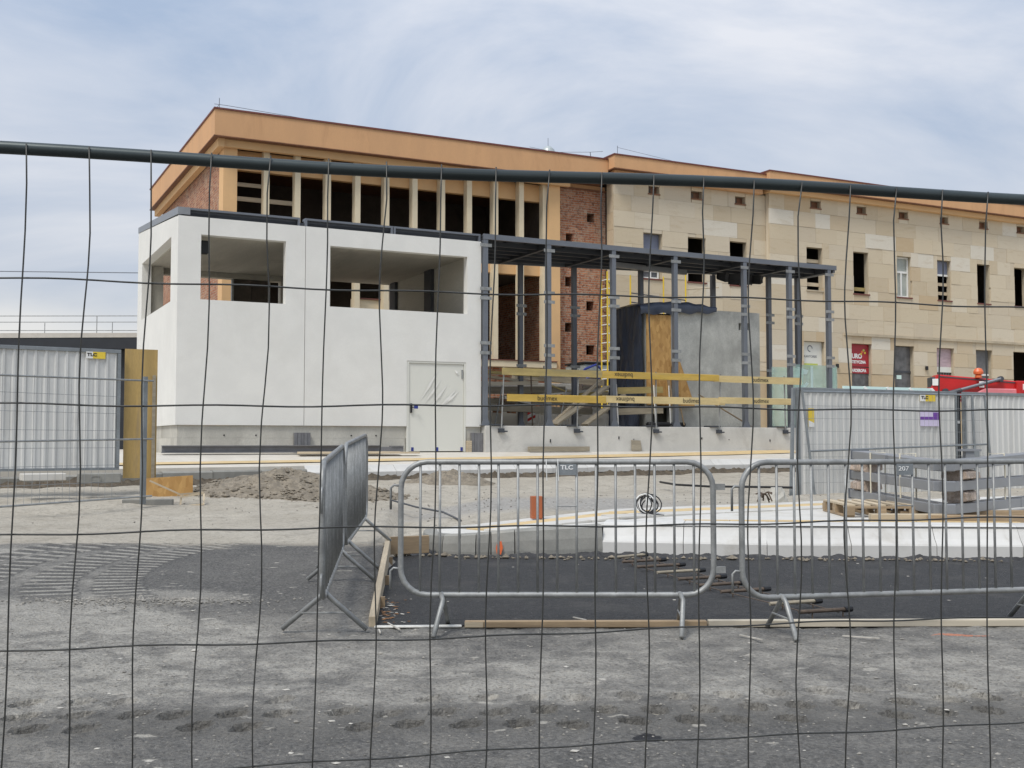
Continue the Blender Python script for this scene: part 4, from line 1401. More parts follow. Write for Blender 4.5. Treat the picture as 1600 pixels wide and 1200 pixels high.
def post(s, b, top, base=1.61, w=0.12, br=((6.02,), (4.95, 4.72), (3.62, 3.38))):
    p_ = MB()
    h_ = w / 2
    p_.box(s - h_, s + h_, b - h_, b - h_ + 0.014, base, top).box(s - h_, s + h_, b + h_ - 0.014, b + h_, base, top).box(s - 0.012, s + 0.012, b - h_ + 0.014, b + h_ - 0.014, base, top)
    p_.box(s - h_ + 0.003, s - h_ + 0.012, b - h_ + 0.0141, b + h_ - 0.0141, base + 0.01, top - 0.01)
    po = p_.build('post', 'steel_grey', can)
    foot = MB()
    foot.box(s - 0.13, s + 0.13, b - 0.12, b + 0.12, base, base + 0.02)
    foot.hexa([(s - 0.12, b - h_ - 0.01, base + 0.02), (s + 0.12, b - h_ - 0.01, base + 0.02), (s + 0.12, b - h_ - 0.001, base + 0.02), (s - 0.12, b - h_ - 0.001, base + 0.02), (s - 0.06, b - h_ - 0.01, base + 0.16), (s + 0.06, b - h_ - 0.01, base + 0.16), (s + 0.06, b - h_ - 0.001, base + 0.16), (s - 0.06, b - h_ - 0.001, base + 0.16)])
    foot.build('base_plate', 'steel_grey', po)
    for grp in br:
        for z_ in grp:
            MB().box(s - 0.155, s + 0.155, b - h_ - 0.012, b - h_ - 0.002, z_ - 0.04, z_ + 0.04).build('bracket', 'galvanised', po)
    return po


for s in FP:
    post(s, -0.02, 6.168)
for s in (3.6, 5.15, 7.15, 9.5, 11.2, 12.15):
    post(s, rear(s) + (0.1 if s == 9.5 else -0.05), 6.088, br=((4.95, 4.72), (3.3,)))
MB().bar((5.6, 1.2, 6.04), (8.3, 1.5, 6.04), 0.12, 0.14).build('cross_beam', 'steel_frame', can)
# torn black sheet hung under the roof
sh = MB()
cols = 14
for i in range(cols + 1):
    t = i / cols
    s = 9.0 + 1.75 * t
    hang = 0.16 + 0.12 * math.sin(t * 3.1) + random.uniform(-0.04, 0.05)
    for z_ in (6.02, 6.0 - hang * 0.5, 6.0 - hang):
        sh.v.append((s, 0.95 + 0.12 * math.sin(i * 1.9) + (0.05 if z_ < 6 else 0), z_))
for i in range(cols):
    for j in range(2):
        a = i * 3 + j
        sh.f.append((a, a + 1, a + 4, a + 3))
hs = site('black_sheet', 'torn black plastic sheet hanging under the right canopy roof', 'plastic sheet', (9.8, 1.0, 5.8))
sh.build('sheet', 'black_rubber', hs)

# ------------------------------------------------------------------ low concrete walls
wl = site('concrete_wall', 'long low pale concrete wall under the canopy posts', 'wall', (6.1, 0.1, 0.95))
MB().box(1.205, 13.4, -0.16, 0.18, 0.955, 1.605).build('wall_body', 'concrete_pale', wl, bevel=0.012)
for x in (3.0, 5.0, 5.45, 7.6, 8.5, 9.9):
    MB().tube([(x, -0.165, 1.28 + random.uniform(-.08, .08)), (x, -0.159, 1.28)], 0.016, 8).build('tie_hole', 'black_rubber', wl)
wb = site('concrete_wall', 'second low concrete wall in front of the station hall', 'wall', (5.5, 4.9, 0.95))
MB().box(1.6, 9.5, 4.9, 5.2, 0.955, 2.12).build('wall_body', 'concrete_pale', wb, bevel=0.012)
MB().box(1.6, 9.5, 5.21, 8.0, 0.955, 2.16).build('earth_fill', 'concrete_plinth', wb)

# ------------------------------------------------------------------ yellow guard rail
gr = site('guard_rail', 'two rows of yellow guard boards clamped along the concrete wall', 'guard rail', (6.2, -0.2, 1.6))
BO = [('board_worn', 1.62, 5.05, 2.845, 3.02, -0.02), ('board_yellow', 4.45, 8.1, 2.835, 3.015, -0.03), ('board_faded', 7.95, 10.95, 2.82, 2.995, -0.02),
      ('board_yellow', 1.75, 4.55, 2.205, 2.38, -0.03), ('board_faded', 4.45, 8.3, 2.21, 2.39, -0.02), ('board_faded', 8.1, 10.9, 2.24, 2.415, -0.03)]
boards = []
for mt, a, b, z0, z1, dy in BO:
    boards.append(MB().hexa([(a, -0.25 + dy, z0), (b, -0.25 + dy, z0 + random.uniform(-.02, .02)), (b, -0.215 + dy, z0), (a, -0.215 + dy, z0), (a, -0.25 + dy, z1), (b, -0.25 + dy, z1 + random.uniform(-.02, .02)), (b, -0.215 + dy, z1), (a, -0.215 + dy, z1)]).build('board', mt, gr))
for bi, s, z_, flip in ((3, 2.85, 2.29, False), (1, 5.08, 2.925, True), (4, 5.13, 2.30, True), (2, 9.5, 2.91, False), (5, 9.5, 2.33, False), (4, 7.2, 2.30, False)):
    lettering('lettering', 'budimex', 0.17, 'black_print', boards[bi], (s, -0.2835 - (0.001 if bi in (1, 3, 5) else -0.009), z_), (R(90), R(180) if flip else 0, 0), squash=0.95)
for s in (1.62, 3.74, 6.12, 8.14, 10.42):
    p_ = MB().tube([(s, -0.205, 1.45), (s + random.uniform(-.04, .10), -0.20, 3.04)], 0.019, 8).build('post', 'galvanised', gr)
    MB().box(s - 0.07, s + 0.07, -0.24, -0.162, 1.44, 1.54).tube([(s - 0.09, -0.22, 1.47), (s + 0.16, -0.22, 1.47)], 0.018, 6).box(s - 0.28, s + 0.06, -0.2, 0.1, 1.612, 1.645).build('clamp', 'steel_dark', p_)

# ------------------------------------------------------------------ concrete lift shaft, sheeting, tarpaulin
bx = site('lift_shaft', 'square grey concrete shaft standing under the canopy', 'concrete shaft', (8.2, 0.6, 0.95))
sb = MB().wall(7.07, 10.12, 0.96, 4.86, 0.5, 0.7, [(9.38, 9.48, 4.35, 4.55), (9.66, 9.77, 4.36, 4.56)])
sb.build('front_wall', 'concrete_grey', bx)
MB().box(6.27, 6.47, 0.52, 1.95, 0.96, 4.68).box(9.92, 10.118, 0.702, 1.6, 0.96, 4.86).box(6.472, 9.918, 1.4, 1.6, 0.96, 4.8).build('shaft_walls', 'concrete_grey', bx)
MB().box(6.30, 10.1, 0.72, 1.58, 4.6, 4.67).build('shaft_top', 'concrete_grey', bx)
for a, b in ((9.36, 9.50), (9.64, 9.79)):
    MB().box(a, b, 0.702, 0.74, 4.33, 4.58).build('pocket', 'black_rubber', bx)
ob = site('osb_sheet', 'orange brown chipboard sheet closing the shaft doorway', 'board', (6.65, 0.48, 2.5))
MB().box(6.28, 7.07, 0.47, 0.49, 2.20, 4.64).build('sheet', 'osb', ob)
MB().hexa([(7.06, 0.30, 2.18), (7.72, 0.30, 2.18), (7.72, 0.32, 2.18), (7.06, 0.32, 2.18), (7.06, 0.40, 3.42), (7.30, 0.40, 3.42), (7.30, 0.42, 3.42), (7.06, 0.42, 3.42)]).build('offcut', 'osb', ob)
tp = site('tarpaulin', 'dark navy tarpaulin draped over the concrete shaft corner', 'tarpaulin', (6.2, 1.2, 1.6))
tm = MB()
NB, NZ = 40, 18
for j in range(NZ + 1):
    for i in range(NB + 1):
        t = i / NB
        b = 0.44 + 1.62 * t
        zt = 4.92 - 0.02 * math.sin(t * 5) - 0.22 * max(0, t - 0.55)
        z_ = zt + (1.3 - zt) * j / NZ
        fold = (0.07 * math.sin(t * 11 + 0.08 * j + 2 * fbm(b * 1.5, 0.0)) + 0.02 * math.sin(t * 37 + 1 - 0.1 * j)) * (0.2 + j / NZ) + 0.12 * fbm(b * 1.6, z_ * 0.6)
        tm.v.append((6.17 - abs(fold) - 0.02 - 0.25 * t * (j / NZ) * 0.3, b, z_))
for j in range(NZ):
    for i in range(NB):
        a = j * (NB + 1) + i
        tm.f.append((a, a + NB + 1, a + NB + 2, a + 1))
tm.build('side_drape', 'tarp_navy', tp, smooth=True)
tm = MB()
for i in range(31):
    t = i / 30
    s = 6.05 + 2.5 * t
    dz = 0.12 * math.sin(t * 3.2) * (1 - 0.3 * t) + 0.012 * math.sin(i * 1.1)
    for b, z_ in ((1.9, 4.90), (0.95, 4.93 + dz), (0.42, 4.84 + dz * 1.3 + 0.10 * t), (0.38, 4.74 + 0.15 * t + 0.02 * math.sin(i * 1.7)), (0.40, 4.62 + 0.16 * t + 0.03 * math.sin(i * 0.9))):
        tm.v.append((s, b, z_))
for i in range(30):
    for j in range(4):
        a = i * 5 + j
        tm.f.append((a, a + 1, a + 6, a + 5))
tm.build('top_drape', 'tarp_navy', tp, smooth=True)

# ------------------------------------------------------------------ scaffold by the wing
sf = site('scaffold_tower', 'yellow scaffold tower with ladder beside the brick strip', 'scaffold', (8.4, 6.1, 0.97))
for s, b, h in ((9.32, 6.0, 6.63), (9.32, 7.3, 6.63), (11.5, 6.0, 6.9), (11.5, 7.3, 6.9)):
    MB().tube([(s, b, 0.97), (s, b, h)], 0.026, 8).build('standard', 'paint_yellow', sf)
for z_ in (6.55, 6.05, 5.75, 5.1, 3.0):
    MB().tube([(8.4, 6.0, z_ - 0.12), (9.32, 7.3, z_)], 0.02, 6).build('brace', 'galvanised', sf)
    if z_ < 6.1:
        MB().tube([(9.32, 6.0, z_), (11.5, 6.0, z_ - 0.12)], 0.02, 6).build('ledger', 'steel_dark', sf)
MB().tube([(11.5, 6.0, 6.3), (13.3, 6.6, 6.55)], 0.024, 6).build('ledger', 'wood_pale', sf)
ld = MB()
for b in (5.9, 6.26):
    ld.tube([(8.38, b, 0.97), (8.38, b, 6.68)], 0.026, 8)
lad = ld.build('ladder', 'paint_yellow', sf)
for k in range(19):
    MB().tube([(8.38, 5.9, 1.2 + k * 0.29), (8.38, 6.26, 1.2 + k * 0.29)], 0.018, 6).tube([(8.38, 5.9, 1.2 + k * 0.29), (8.60, 5.9, 1.2 + k * 0.29)], 0.02, 6).build('rung', 'paint_white', lad)

# ------------------------------------------------------------------ clutter between wall and hall
CL = [('wood_weathered', 1.7, 5.6, 3.4, 2.62, 2.82, 'weathered timber beam in the clutter, topmost under the hall ledge'),
      ('wood_weathered', 2.0, 6.5, 3.0, 2.30, 2.44, 'weathered timber beam in the clutter, just above the lower yellow board'),
      ('board_worn', 5.8, 9.0, 3.6, 2.58, 2.74, 'worn yellow board lying behind the brick strip posts'),
      ('wood_weathered', 1.4, 5.8, 2.2, 1.98, 2.15, 'weathered timber beam in the clutter, lowest of the pile'),
      ('wood_weathered', 4.2, 7.4, 4.2, 2.92, 3.10, 'weathered timber beam leaning before the brick strip')]
for mt, a, b, y, z0, z1, lab in CL:
    o = site('timber_beam', lab, 'timber', ((a + b) / 2, y, z0), 'timbers piled behind the wall')
    t_ = random.uniform(-0.12, 0.12)
    MB().hexa([(a, y, z0 + t_), (b, y + 0.3, z0), (b, y + 0.5, z0), (a, y + 0.2, z0 + t_), (a, y, z1 + t_), (b, y + 0.3, z1), (b, y + 0.5, z1), (a, y + 0.2, z1 + t_)]).build('beam', mt, o)
for a, b, y, z0, z1, lab in ((1.5, 4.6, 3.9, 2.12, 2.32, 'white insulation slab lying low in the clutter'), (3.0, 6.2, 4.0, 2.74, 2.92, 'white insulation slab lying high in the clutter')):
    o = site('insulation_slab', lab, 'insulation', ((a + b) / 2, y, z0), 'white slabs behind the wall')
    MB().box(a, b, y, y + 0.6, z0, z1).build('slab', 'chip_white', o, bevel=0.01)
o = site('brick_pile', 'pile of pinkish broken bricks behind the guard boards', 'brick pile', (2.0, 3.2, 2.1))
for k in range(26):
    x, y, z_ = 1.5 + random.random() * 2.4, 2.9 + random.random() * 0.6, 2.05 + random.random() * 0.42
    a = random.uniform(-0.5, 0.5)
    MB().bar((x, y, z_), (x + 0.25 * math.cos(a), y + 0.25 * math.sin(a), z_ + random.uniform(-.04, .04)), 0.12, 0.065).build('brick', 'brick', o)
o = site('scrap_heap', 'heap of scrap boards, pipes and torn sheets under the left canopy bays', 'scrap heap', (3.5, 3.2, 2.1))
rc = random.Random(11)
for k in range(34):
    x, y, z_ = rc.uniform(1.5, 7.2), rc.uniform(2.4, 4.6), rc.uniform(2.1, 3.15)
    a, l = rc.uniform(-0.35, 0.35), rc.uniform(0.5, 2.4)
    MB().bar((x, y, z_), (x + l * math.cos(a), y + l * math.sin(a), z_ + rc.uniform(-0.22, 0.22)), rc.uniform(0.05, 0.16), rc.uniform(0.03, 0.10)).build('scrap_board', rc.choice(('wood_weathered', 'chip_white', 'board_worn', 'chip_pale', 'wood_pale', 'board_pale', 'clay_orange')), o)
for k in range(7):
    x, y = rc.uniform(1.6, 7.0), rc.uniform(1.6, 3.0)
    MB().tube([(x, y, 1.62), (x + rc.uniform(-.4, .4), y, rc.uniform(2.6, 3.4))], 0.02, 6).build('scrap_pipe', rc.choice(('galvanised', 'rust', 'paint_white')), o)
o = site('supply_stack', 'heap of pipes, netting and sheets wrapped in plastic by the brick strip', 'material heap', (8.6, 7.6, 1.0))
MB().box(8.2, 10.2, 7.3, 8.6, 1.0, 3.55).build('pallet_load', 'interior_dark', o, bevel=0.05)
MB().box(8.3, 9.9, 7.2, 8.5, 3.56, 3.78).build('sheet_pack', 'zinc_vent', o, bevel=0.03)
MB().tube([(8.0, 7.1, 3.3), (8.2, 7.0, 3.6), (8.6, 7.0, 3.75), (9.0, 7.05, 3.5), (9.2, 7.0, 3.2)], 0.04, 6).tube([(8.05, 7.0, 3.1), (8.5, 6.95, 3.5), (8.7, 7.0, 3.3)], 0.05, 6).build('blue_hose', 'tape_blue', o)
MB().box(8.25, 9.95, 7.15, 8.5, 3.79, 3.86).build('dark_cover', 'black_rubber', o, bevel=0.02)
o = site('ramp_boards', 'grey planks propped diagonally as a ramp under the canopy', 'planks', (4.4, 1.2, 1.6))
MB().bar((3.75, 1.0, 1.66), (5.6, 1.4, 2.72), 0.25, 0.05).build('plank', 'wood_weathered', o)
MB().bar((4.6, 0.9, 1.66), (6.2, 1.3, 2.55), 0.25, 0.05).build('plank', 'wood_weathered', o)
MB().bar((3.9, 1.5, 1.66), (5.7, 1.9, 2.9), 0.12, 0.05).build('plank', 'wood_pale', o)
o = site('white_railing', 'white steel crowd railing far behind the canopy posts', 'railing', (4.9, 4.0, 1.6))
for k in range(15):
    MB().tube([(4.05 + k * 0.12, 3.6, 1.62), (4.05 + k * 0.12, 3.6, 2.42)], 0.011, 5).build('bar', 'paint_white', o)
MB().tube([(4.0, 3.6, 2.42), (5.8, 3.6, 2.42)], 0.02, 6).build('rail', 'paint_white', o)
o = site('warning_board', 'small red and white striped warning board behind the ramp planks', 'warning board', (4.25, 3.3, 1.7))
wbd = MB().box(4.15, 4.4, 3.3, 3.32, 1.75, 2.3).build('panel', 'paint_white', o)
for k in range(3):
    MB().quad((4.15, 3.298, 1.78 + k * 0.18), (4.4, 3.298, 1.90 + k * 0.18), (4.4, 3.298, 1.98 + k * 0.18), (4.15, 3.298, 1.86 + k * 0.18)).build('stripe', 'paint_red', wbd)
o = site('work_trestle', 'low timber work platform with two white poles under the canopy', 'work platform', (6.0, 0.3, 1.6))
for z_, mt in ((2.55, 'board_worn'), (2.0, 'wood_weathered')):
    MB().bar((5.25, 0.30, z_), (6.7, 0.35, z_ + 0.06), 0.06, 0.17).build('board', mt, o)
for x in (5.25, 6.42, 6.9):
    MB().tube([(x, 0.26, 1.61), (x - 0.06, 0.26, 2.72)], 0.016, 6).build('pole', 'paint_white', o)
MB().box(6.2, 7.4, 0.24, 0.44, 1.61, 1.74).build('dark_bag', 'black_rubber', o, bevel=0.04)
MB().bar((7.1, 0.28, 1.65), (6.85, 0.3, 2.9), 0.07, 0.04).build('prop', 'wood_brown', o)
MB().bar((7.3, 0.22, 1.66), (6.95, 0.3, 3.4), 0.03, 0.03).build('prop', 'wood_brown', o)
MB().bar((7.8, 0.25, 2.5), (9.6, 0.22, 1.62), 0.03, 0.03).build('prop', 'wood_brown', o)
# things along the foot of the pavilion
o = site('sheet_bundle', 'grey ribbed sheet leaning on the plinth left of the door', 'metal sheet', (-3.27, -0.1, 0.96), 'ribbed sheets on the plinth')
for k in range(5):
    MB().box(-3.46 + k * 0.075, -3.39 + k * 0.075, -0.05 - 0.01 * (k % 2), 0.03, 0.97, 1.42).build('rib', 'plastic_grey', o)
o = site('sheet_bundle', 'grey ribbed sheet leaning on the plinth right of the door', 'metal sheet', (1.07, -0.1, 0.96), 'ribbed sheets on the plinth')
for k in range(5):
    MB().box(0.90 + k * 0.072, 0.968 + k * 0.072, -0.06 - 0.01 * (k % 2), 0.03, 0.97, 1.43).build('rib', 'plastic_grey', o)
o = site('wood_offcuts', 'small stack of pale wood offcuts beside the cream door', 'wood stack', (0.8, -0.1, 0.97))
for k in range(6):
    MB().box(0.78, 0.89, -0.08, 0.03, 0.972 + k * 0.046, 1.012 + k * 0.046).build('offcut', 'wood_pale', o)
o = site('steel_beam', 'long dark grey steel beam lying along the pavilion plinth', 'steel beam', (-4.4, -0.5, 0.97), 'steel on the platform')
MB().box(-6.4, -1.6, -0.55, -0.40, 0.98, 1.0).box(-6.4, -1.6, -0.55, -0.40, 1.12, 1.14).box(-6.4, -1.6, -0.49, -0.46, 1.0, 1.12).build('beam', 'plastic_grey', o)
o = site('steel_beam', 'short grey steel beam lying by the plinth left of the door', 'steel beam', (-1.9, -0.25, 0.97), 'steel on the platform')
MB().box(-2.6, -0.95, -0.3, -0.16, 0.98, 1.10).box(-1.25, -0.95, -0.32, -0.14, 1.102, 1.125).build('beam', 'plastic_grey', o)
o = site('timber_plank', 'yellowish planks lying in front of the pavilion door', 'planks', (-2.2, -0.85, 0.95))
MB().box(-3.6, -0.8, -0.95, -0.78, 0.95, 0.99).box(-3.55, -1.2, -0.76, -0.6, 0.96, 1.0).build('plank', 'wood_pale', o, bevel=0.004)
o = site('timber_beam', 'brown timber beam lying at the foot of the low concrete wall', 'timber', (3.2, -0.35, 0.97))
MB().box(2.32, 4.02, -0.36, -0.24, 0.98, 1.10).build('beam', 'wood_weathered', o, bevel=0.006)
o = site('straw_board', 'small square fibre board leaning on the low concrete wall', 'board', (5.5, -0.2, 0.98))
MB().hexa([(5.36, -0.23, 0.98), (5.66, -0.23, 0.98), (5.66, -0.2, 0.98), (5.36, -0.2, 0.98), (5.37, -0.19, 1.26), (5.64, -0.19, 1.25), (5.64, -0.165, 1.25), (5.37, -0.165, 1.26)]).build('board', 'wood_weathered', o)

# ------------------------------------------------------------------ glass
gl = site('glass_screen', 'green tinted glass screen with frosted ring mark', 'glass', (12.6, 1.0, 0.97), 'glass sheets')
pane = MB().box(11.75, 13.40, 1.0, 1.02, 1.0, 3.49).build('pane', 'glass_green', gl)
MB().box(13.15, 13.5, 1.06, 1.08, 1.0, 3.47).build('pane', 'glass_green', gl)
rg = MB()
for k in range(15):
    t0, t1 = R(110 + k * 15), R(110 + (k + 1) * 15)
    cx, cz = 12.08, 3.05
    rg.quad(*[(cx + r * math.cos(q), 0.994, cz + r * 0.95 * math.sin(q)) for r, q in ((0.17, t0), (0.27, t0), (0.27, t1), (0.17, t1))])
rg.quad((11.95, 0.993, 3.2), (12.25, 0.993, 3.2), (12.32, 0.993, 3.33), (11.9, 0.993, 3.42))
rg.build('frosted_ring', 'glass_film', pane)
MB().box(12.40, 12.50, 0.992, 0.996, 2.3, 3.45).box(11.9, 12.399, 0.992, 0.996, 2.66, 2.76).build('frosted_bar', 'glass_film', pane)
gp = site('glass_screen', 'pale green glass sheet between the last canopy posts', 'glass', (11.2, 0.5, 1.6), 'glass sheets')
MB().box(10.55, 11.7, 0.5, 0.515, 1.62, 3.35).build('pane', 'glass_green', gp)

# ------------------------------------------------------------------ sheet hoardings


def corr(m_, x0, x1, z0, z1, y, pitch=0.155, depth=0.02):
    """trapezoid-ribbed sheet, ribs upright, facing -y"""
    x = x0
    pts = []
    while x < x1 - 1e-6:
        for fx, d in ((0.0, 0.0), (0.55, 0.0), (0.68, -depth), (0.87, -depth)):
            xx = x + pitch * fx
            if xx < x1:
                pts.append((xx, y + d))
        x += pitch
    pts.append((x1, y))
    k = len(m_.v)
    for (a, b) in pts:
        m_.v += [(a, b, z0), (a, b, z1)]
    for i in range(len(pts) - 1):
        m_.f.append((k + 2 * i, k + 2 * i + 2, k + 2 * i + 3, k + 2 * i + 1))
    n = len(pts)
    k2 = len(m_.v)
    for (a, b) in pts:
        m_.v += [(a, b + 0.004, z0), (a, b + 0.004, z1)]
    for i in range(n - 1):
        m_.f.append((k2 + 2 * i + 1, k2 + 2 * i + 3, k2 + 2 * i + 2, k2 + 2 * i))
        m_.f.append((k + 2 * i + 1, k + 2 * i + 3, k2 + 2 * i + 3, k2 + 2 * i + 1))


def hoarding(label, loc, ang, L, H, z0=0.0, group='sheet hoarding panels'):
    o = thing('hoarding', label, 'hoarding', loc, ang, group)
    m_ = MB()
    corr(m_, 0.05, L - 0.05, z0 + 0.04, z0 + H - 0.06, 0.0)
    m_.build('ribbed_sheet', 'corrugated', o)
    MB().box(0, L, -0.035, 0.035, z0 + H - 0.06, z0 + H).build('top_rail', 'frame_zinc', o, bevel=0.004)
    MB().box(0, L, -0.03, 0.03, z0, z0 + 0.04).build('bottom_rail', 'frame_zinc', o)
    for x in (0, L - 0.05):
        MB().box(x, x + 0.05, -0.034, 0.034, z0 + 0.041, z0 + H - 0.061).build('post', 'frame_zinc', o)
    return o


def sticker(o, x, z_, w, h, y=-0.034):
    p_ = MB().box(x, x + w, y - 0.004, y, z_, z_ + h).build('maker_plate', 'sticker_yellow', o)
    q_ = MB().box(x, x + w * 0.35, y - 0.0055, y - 0.0042, z_, z_ + h).build('plate_white', 'paint_white', p_)
    lettering('lettering', 'TLC', h * 0.62, 'black_print', p_, (x + w * 0.30, y - 0.007, z_ + h * 0.55), squash=1.25, bold=h * 0.03)
    return p_


def wire_grid(o, name, L, z0, z1, dx, dz, r, y, skew=0.0):
    m_ = MB()
    n = int(L / dx)
    for i in range(1, n):
        x = i * L / n
        m_.tube([(x, y, z0), (x + skew, y, z1)], r, 4, cap=False)
    n = int((z1 - z0) / dz)
    for i in range(1, n):
        z_ = z0 + (z1 - z0) * i / n
        m_.tube([(0, y, z_), (L, y, z_)], r, 4, cap=False)
    return tag(m_.build(name, 'mesh_thin', o), kind='stuff')


# left hoarding on the platform edge
la = math.atan2(1.05, 1.63)
ho = hoarding('pale ribbed sheet hoarding panel at the left edge, yellow plate near its right end', (-8.95, 16.67, 0.76), la, 3.02, 1.96)
sticker(ho, 2.47, 1.80, 0.30, 0.11)
lo = thing('mesh_fence', 'wire mesh panel with three bright rails before the left hoarding', 'fence panel', (-7.45, 13.72, 0.28), math.atan2(2.2, 1.33), 'mesh panels before the hoardings')
Lm = 3.84
for z_ in (0.12, 0.98, 1.86):
    MB().tube([(0, -0.02, z_ - 0.06), (Lm, -0.02, z_)], 0.014, 8).build('rail', 'galvanised', lo)
MB().box(Lm - 0.17, Lm - 0.10, -0.01, 0.05, 0.0, 1.92).build('post', 'frame_zinc', lo)
wire_grid(lo, 'wire_mesh', Lm - 0.6, 0.1, 1.85, 0.12, 0.24, 0.0032, 0.0)
o = thing('plywood_board', 'tall yellowish plywood board standing beside the left hoarding', 'board', (-6.38, 18.42, 0.62), R(26), None)
MB().box(0, 0.52, 0.0, 0.03, 0, 2.13).build('sheet', 'plywood', o)
MB().box(0.44, 0.49, -0.05, -0.002, 0, 1.7).build('batten', 'wood_weathered', o)
o = thing('concrete_foot', 'grey concrete block foot under the left hoarding corner', 'concrete block', (-6.85, 17.75, 0.56), la)
MB().box(0, 0.62, -0.14, 0.12, 0, 0.16).box(0.16, 0.30, -0.15, -0.142, 0.03, 0.11).build('block', 'grey_kerb', o, bevel=0.015)
o = thing('concrete_slab', 'pale concrete slab lying under the left hoarding', 'slab', (-7.55, 17.25, 0.62), la)
MB().box(0, 0.62, -0.25, 0.1, 0, 0.11).build('slab', 'slab_white', o, bevel=0.01)
o = thing('kerb_piece', 'loose grey kerb stone lying before the plywood board', 'kerb stone', (-5.95, 17.15, 0.17), R(8))
MB().box(0, 0.75, 0, 0.12, 0, 0.17).build('stone', 'grey_kerb', o, bevel=0.012)
o = thing('osb_sheet', 'chipboard sheet half buried behind the large earth heap', 'board', (-5.98, 18.35, 0.22), R(24))
MB().hexa([(0, 0, 0), (0.75, 0, 0), (0.75, 0.02, 0), (0, 0.02, 0), (0, 0.03, 0.40), (0.75, 0.03, 0.44), (0.75, 0.05, 0.44), (0, 0.05, 0.40)]).build('sheet', 'osb', o)
o = thing('broken_crate', 'small broken frame with a stick beside the earth heap', 'crate', (-5.12, 17.35, 0.2), R(20))
for a, b in (((0, 0, 0.02), (0.35, 0, 0.05)), ((0, 0, 0.16), (0.35, 0, 0.22)), ((0.35, 0, 0.02), (0.37, 0.2, 0.2)), ((0, 0, 0), (0.02, 0.02, 0.2)), ((0.02, 0.2, 0.2), (0.37, 0.2, 0.22)), ((-0.45, 0.1, 0.42), (0.05, 0.05, 0.18))):
    MB().bar(a, b, 0.025, 0.025).build('slat', 'wood_pale', o)
o = thing('litter', 'crumpled white and blue wrapper by the left kerb', 'litter', (-7.05, 17.25, 0.2), R(30))
MB().hexa([(0, 0, 0), (0.2, 0, 0), (0.18, 0.1, 0), (0, 0.08, 0), (-0.08, 0, 0.10), (0.1, 0.02, 0.05), (0.1, 0.1, 0.06), (-0.06, 0.06, 0.12)]).build('wrapper', 'paint_white', o)

# right hoardings
hd = ANG
p0 = Vector((5.03, 19.8, 0.15))
h1 = hoarding('ribbed sheet hoarding panel with yellow and purple stickers behind the steel stack', p0, hd, 3.93, 2.03)
h2 = hoarding('ribbed sheet hoarding panel at the right edge beyond the dark gap', p0 + Vector((math.cos(hd), math.sin(hd), 0)) * 4.12, hd, 3.9, 2.03)
sticker(h1, 2.95, 1.83, 0.40, 0.125)
MB().box(0.24, 0.37, -0.036, -0.031, 1.33, 1.66).build('warning_label', 'sticker_yellow', h1)
MB().quad((0.24, -0.0375, 1.33), (0.37, -0.0375, 1.33), (0.37, -0.0375, 1.40), (0.24, -0.0375, 1.45)).build('label_white', 'paint_white', h1)
pl_ = MB().box(2.95, 3.45, -0.037, -0.031, 1.36, 1.66).build('info_label', 'sticker_lilac', h1)
MB().box(2.95, 3.45, -0.0385, -0.0372, 1.48, 1.54).box(3.28, 3.45, -0.0385, -0.0372, 1.541, 1.62).build('label_band', 'sticker_purple', pl_)
mp = thing('mesh_fence', 'mesh panel in a thin tube frame leaning before the right hoarding', 'fence panel', p0 + Vector((0.10, -0.16, 0)), hd, 'mesh panels before the hoardings')
MB().tube([(0.22, 0, 0), (0.0, 0.06, 1.99)], 0.022, 8).build('side_tube', 'frame_zinc', mp)
MB().tube([(4.62, 0, 0.6), (4.55, 0.06, 1.97)], 0.022, 8).build('side_tube', 'frame_zinc', mp)
MB().tube([(0.0, 0.06, 1.95), (4.55, 0.06, 1.97)], 0.018, 8).build('top_tube', 'frame_zinc', mp)
MB().tube([(0.10, 0.03, 0.90), (4.6, 0.03, 1.02)], 0.018, 8).build('middle_tube', 'frame_zinc', mp)
MB().tube([(4.22, 0.02, 0.2), (4.2, 0.05, 1.97)], 0.026, 8).build('side_tube', 'frame_zinc', mp)
wire_grid(mp, 'wire_mesh', 4.5, 0.12, 1.93, 0.11, 0.22, 0.003, 0.045)
MB().box(4.05, 4.28, -0.03, 0.0, 0.72, 0.90).build('coupler', 'frame_zinc', mp)
o = thing('hoarding_post', 'dark post standing in the gap between the right hoardings', 'post', p0 + Vector((math.cos(hd), math.sin(hd), 0)) * 3.98 + Vector((0, 0.1, 0)), hd)
MB().box(-0.03, 0.13, 0.0, 0.06, 0, 2.0).build('post', 'shed_dark', o)
MB().box(0.005, 0.085, -0.02, -0.002, 1.42, 1.47).build('collar', 'paint_white', o)
o = thing('hoarding_stand', 'slanting dark steel stand at the left end of the right hoarding', 'stand', p0 + Vector((-0.12, -0.08, 0)), hd)
MB().bar((-0.02, 0, 0), (0.08, 0.02, 2.02), 0.05, 0.05).build('strut', 'frame_zinc', o)
MB().box(-0.05, 0.75, -0.06, 0.05, 0, 0.03).build('foot', 'frame_zinc', o)

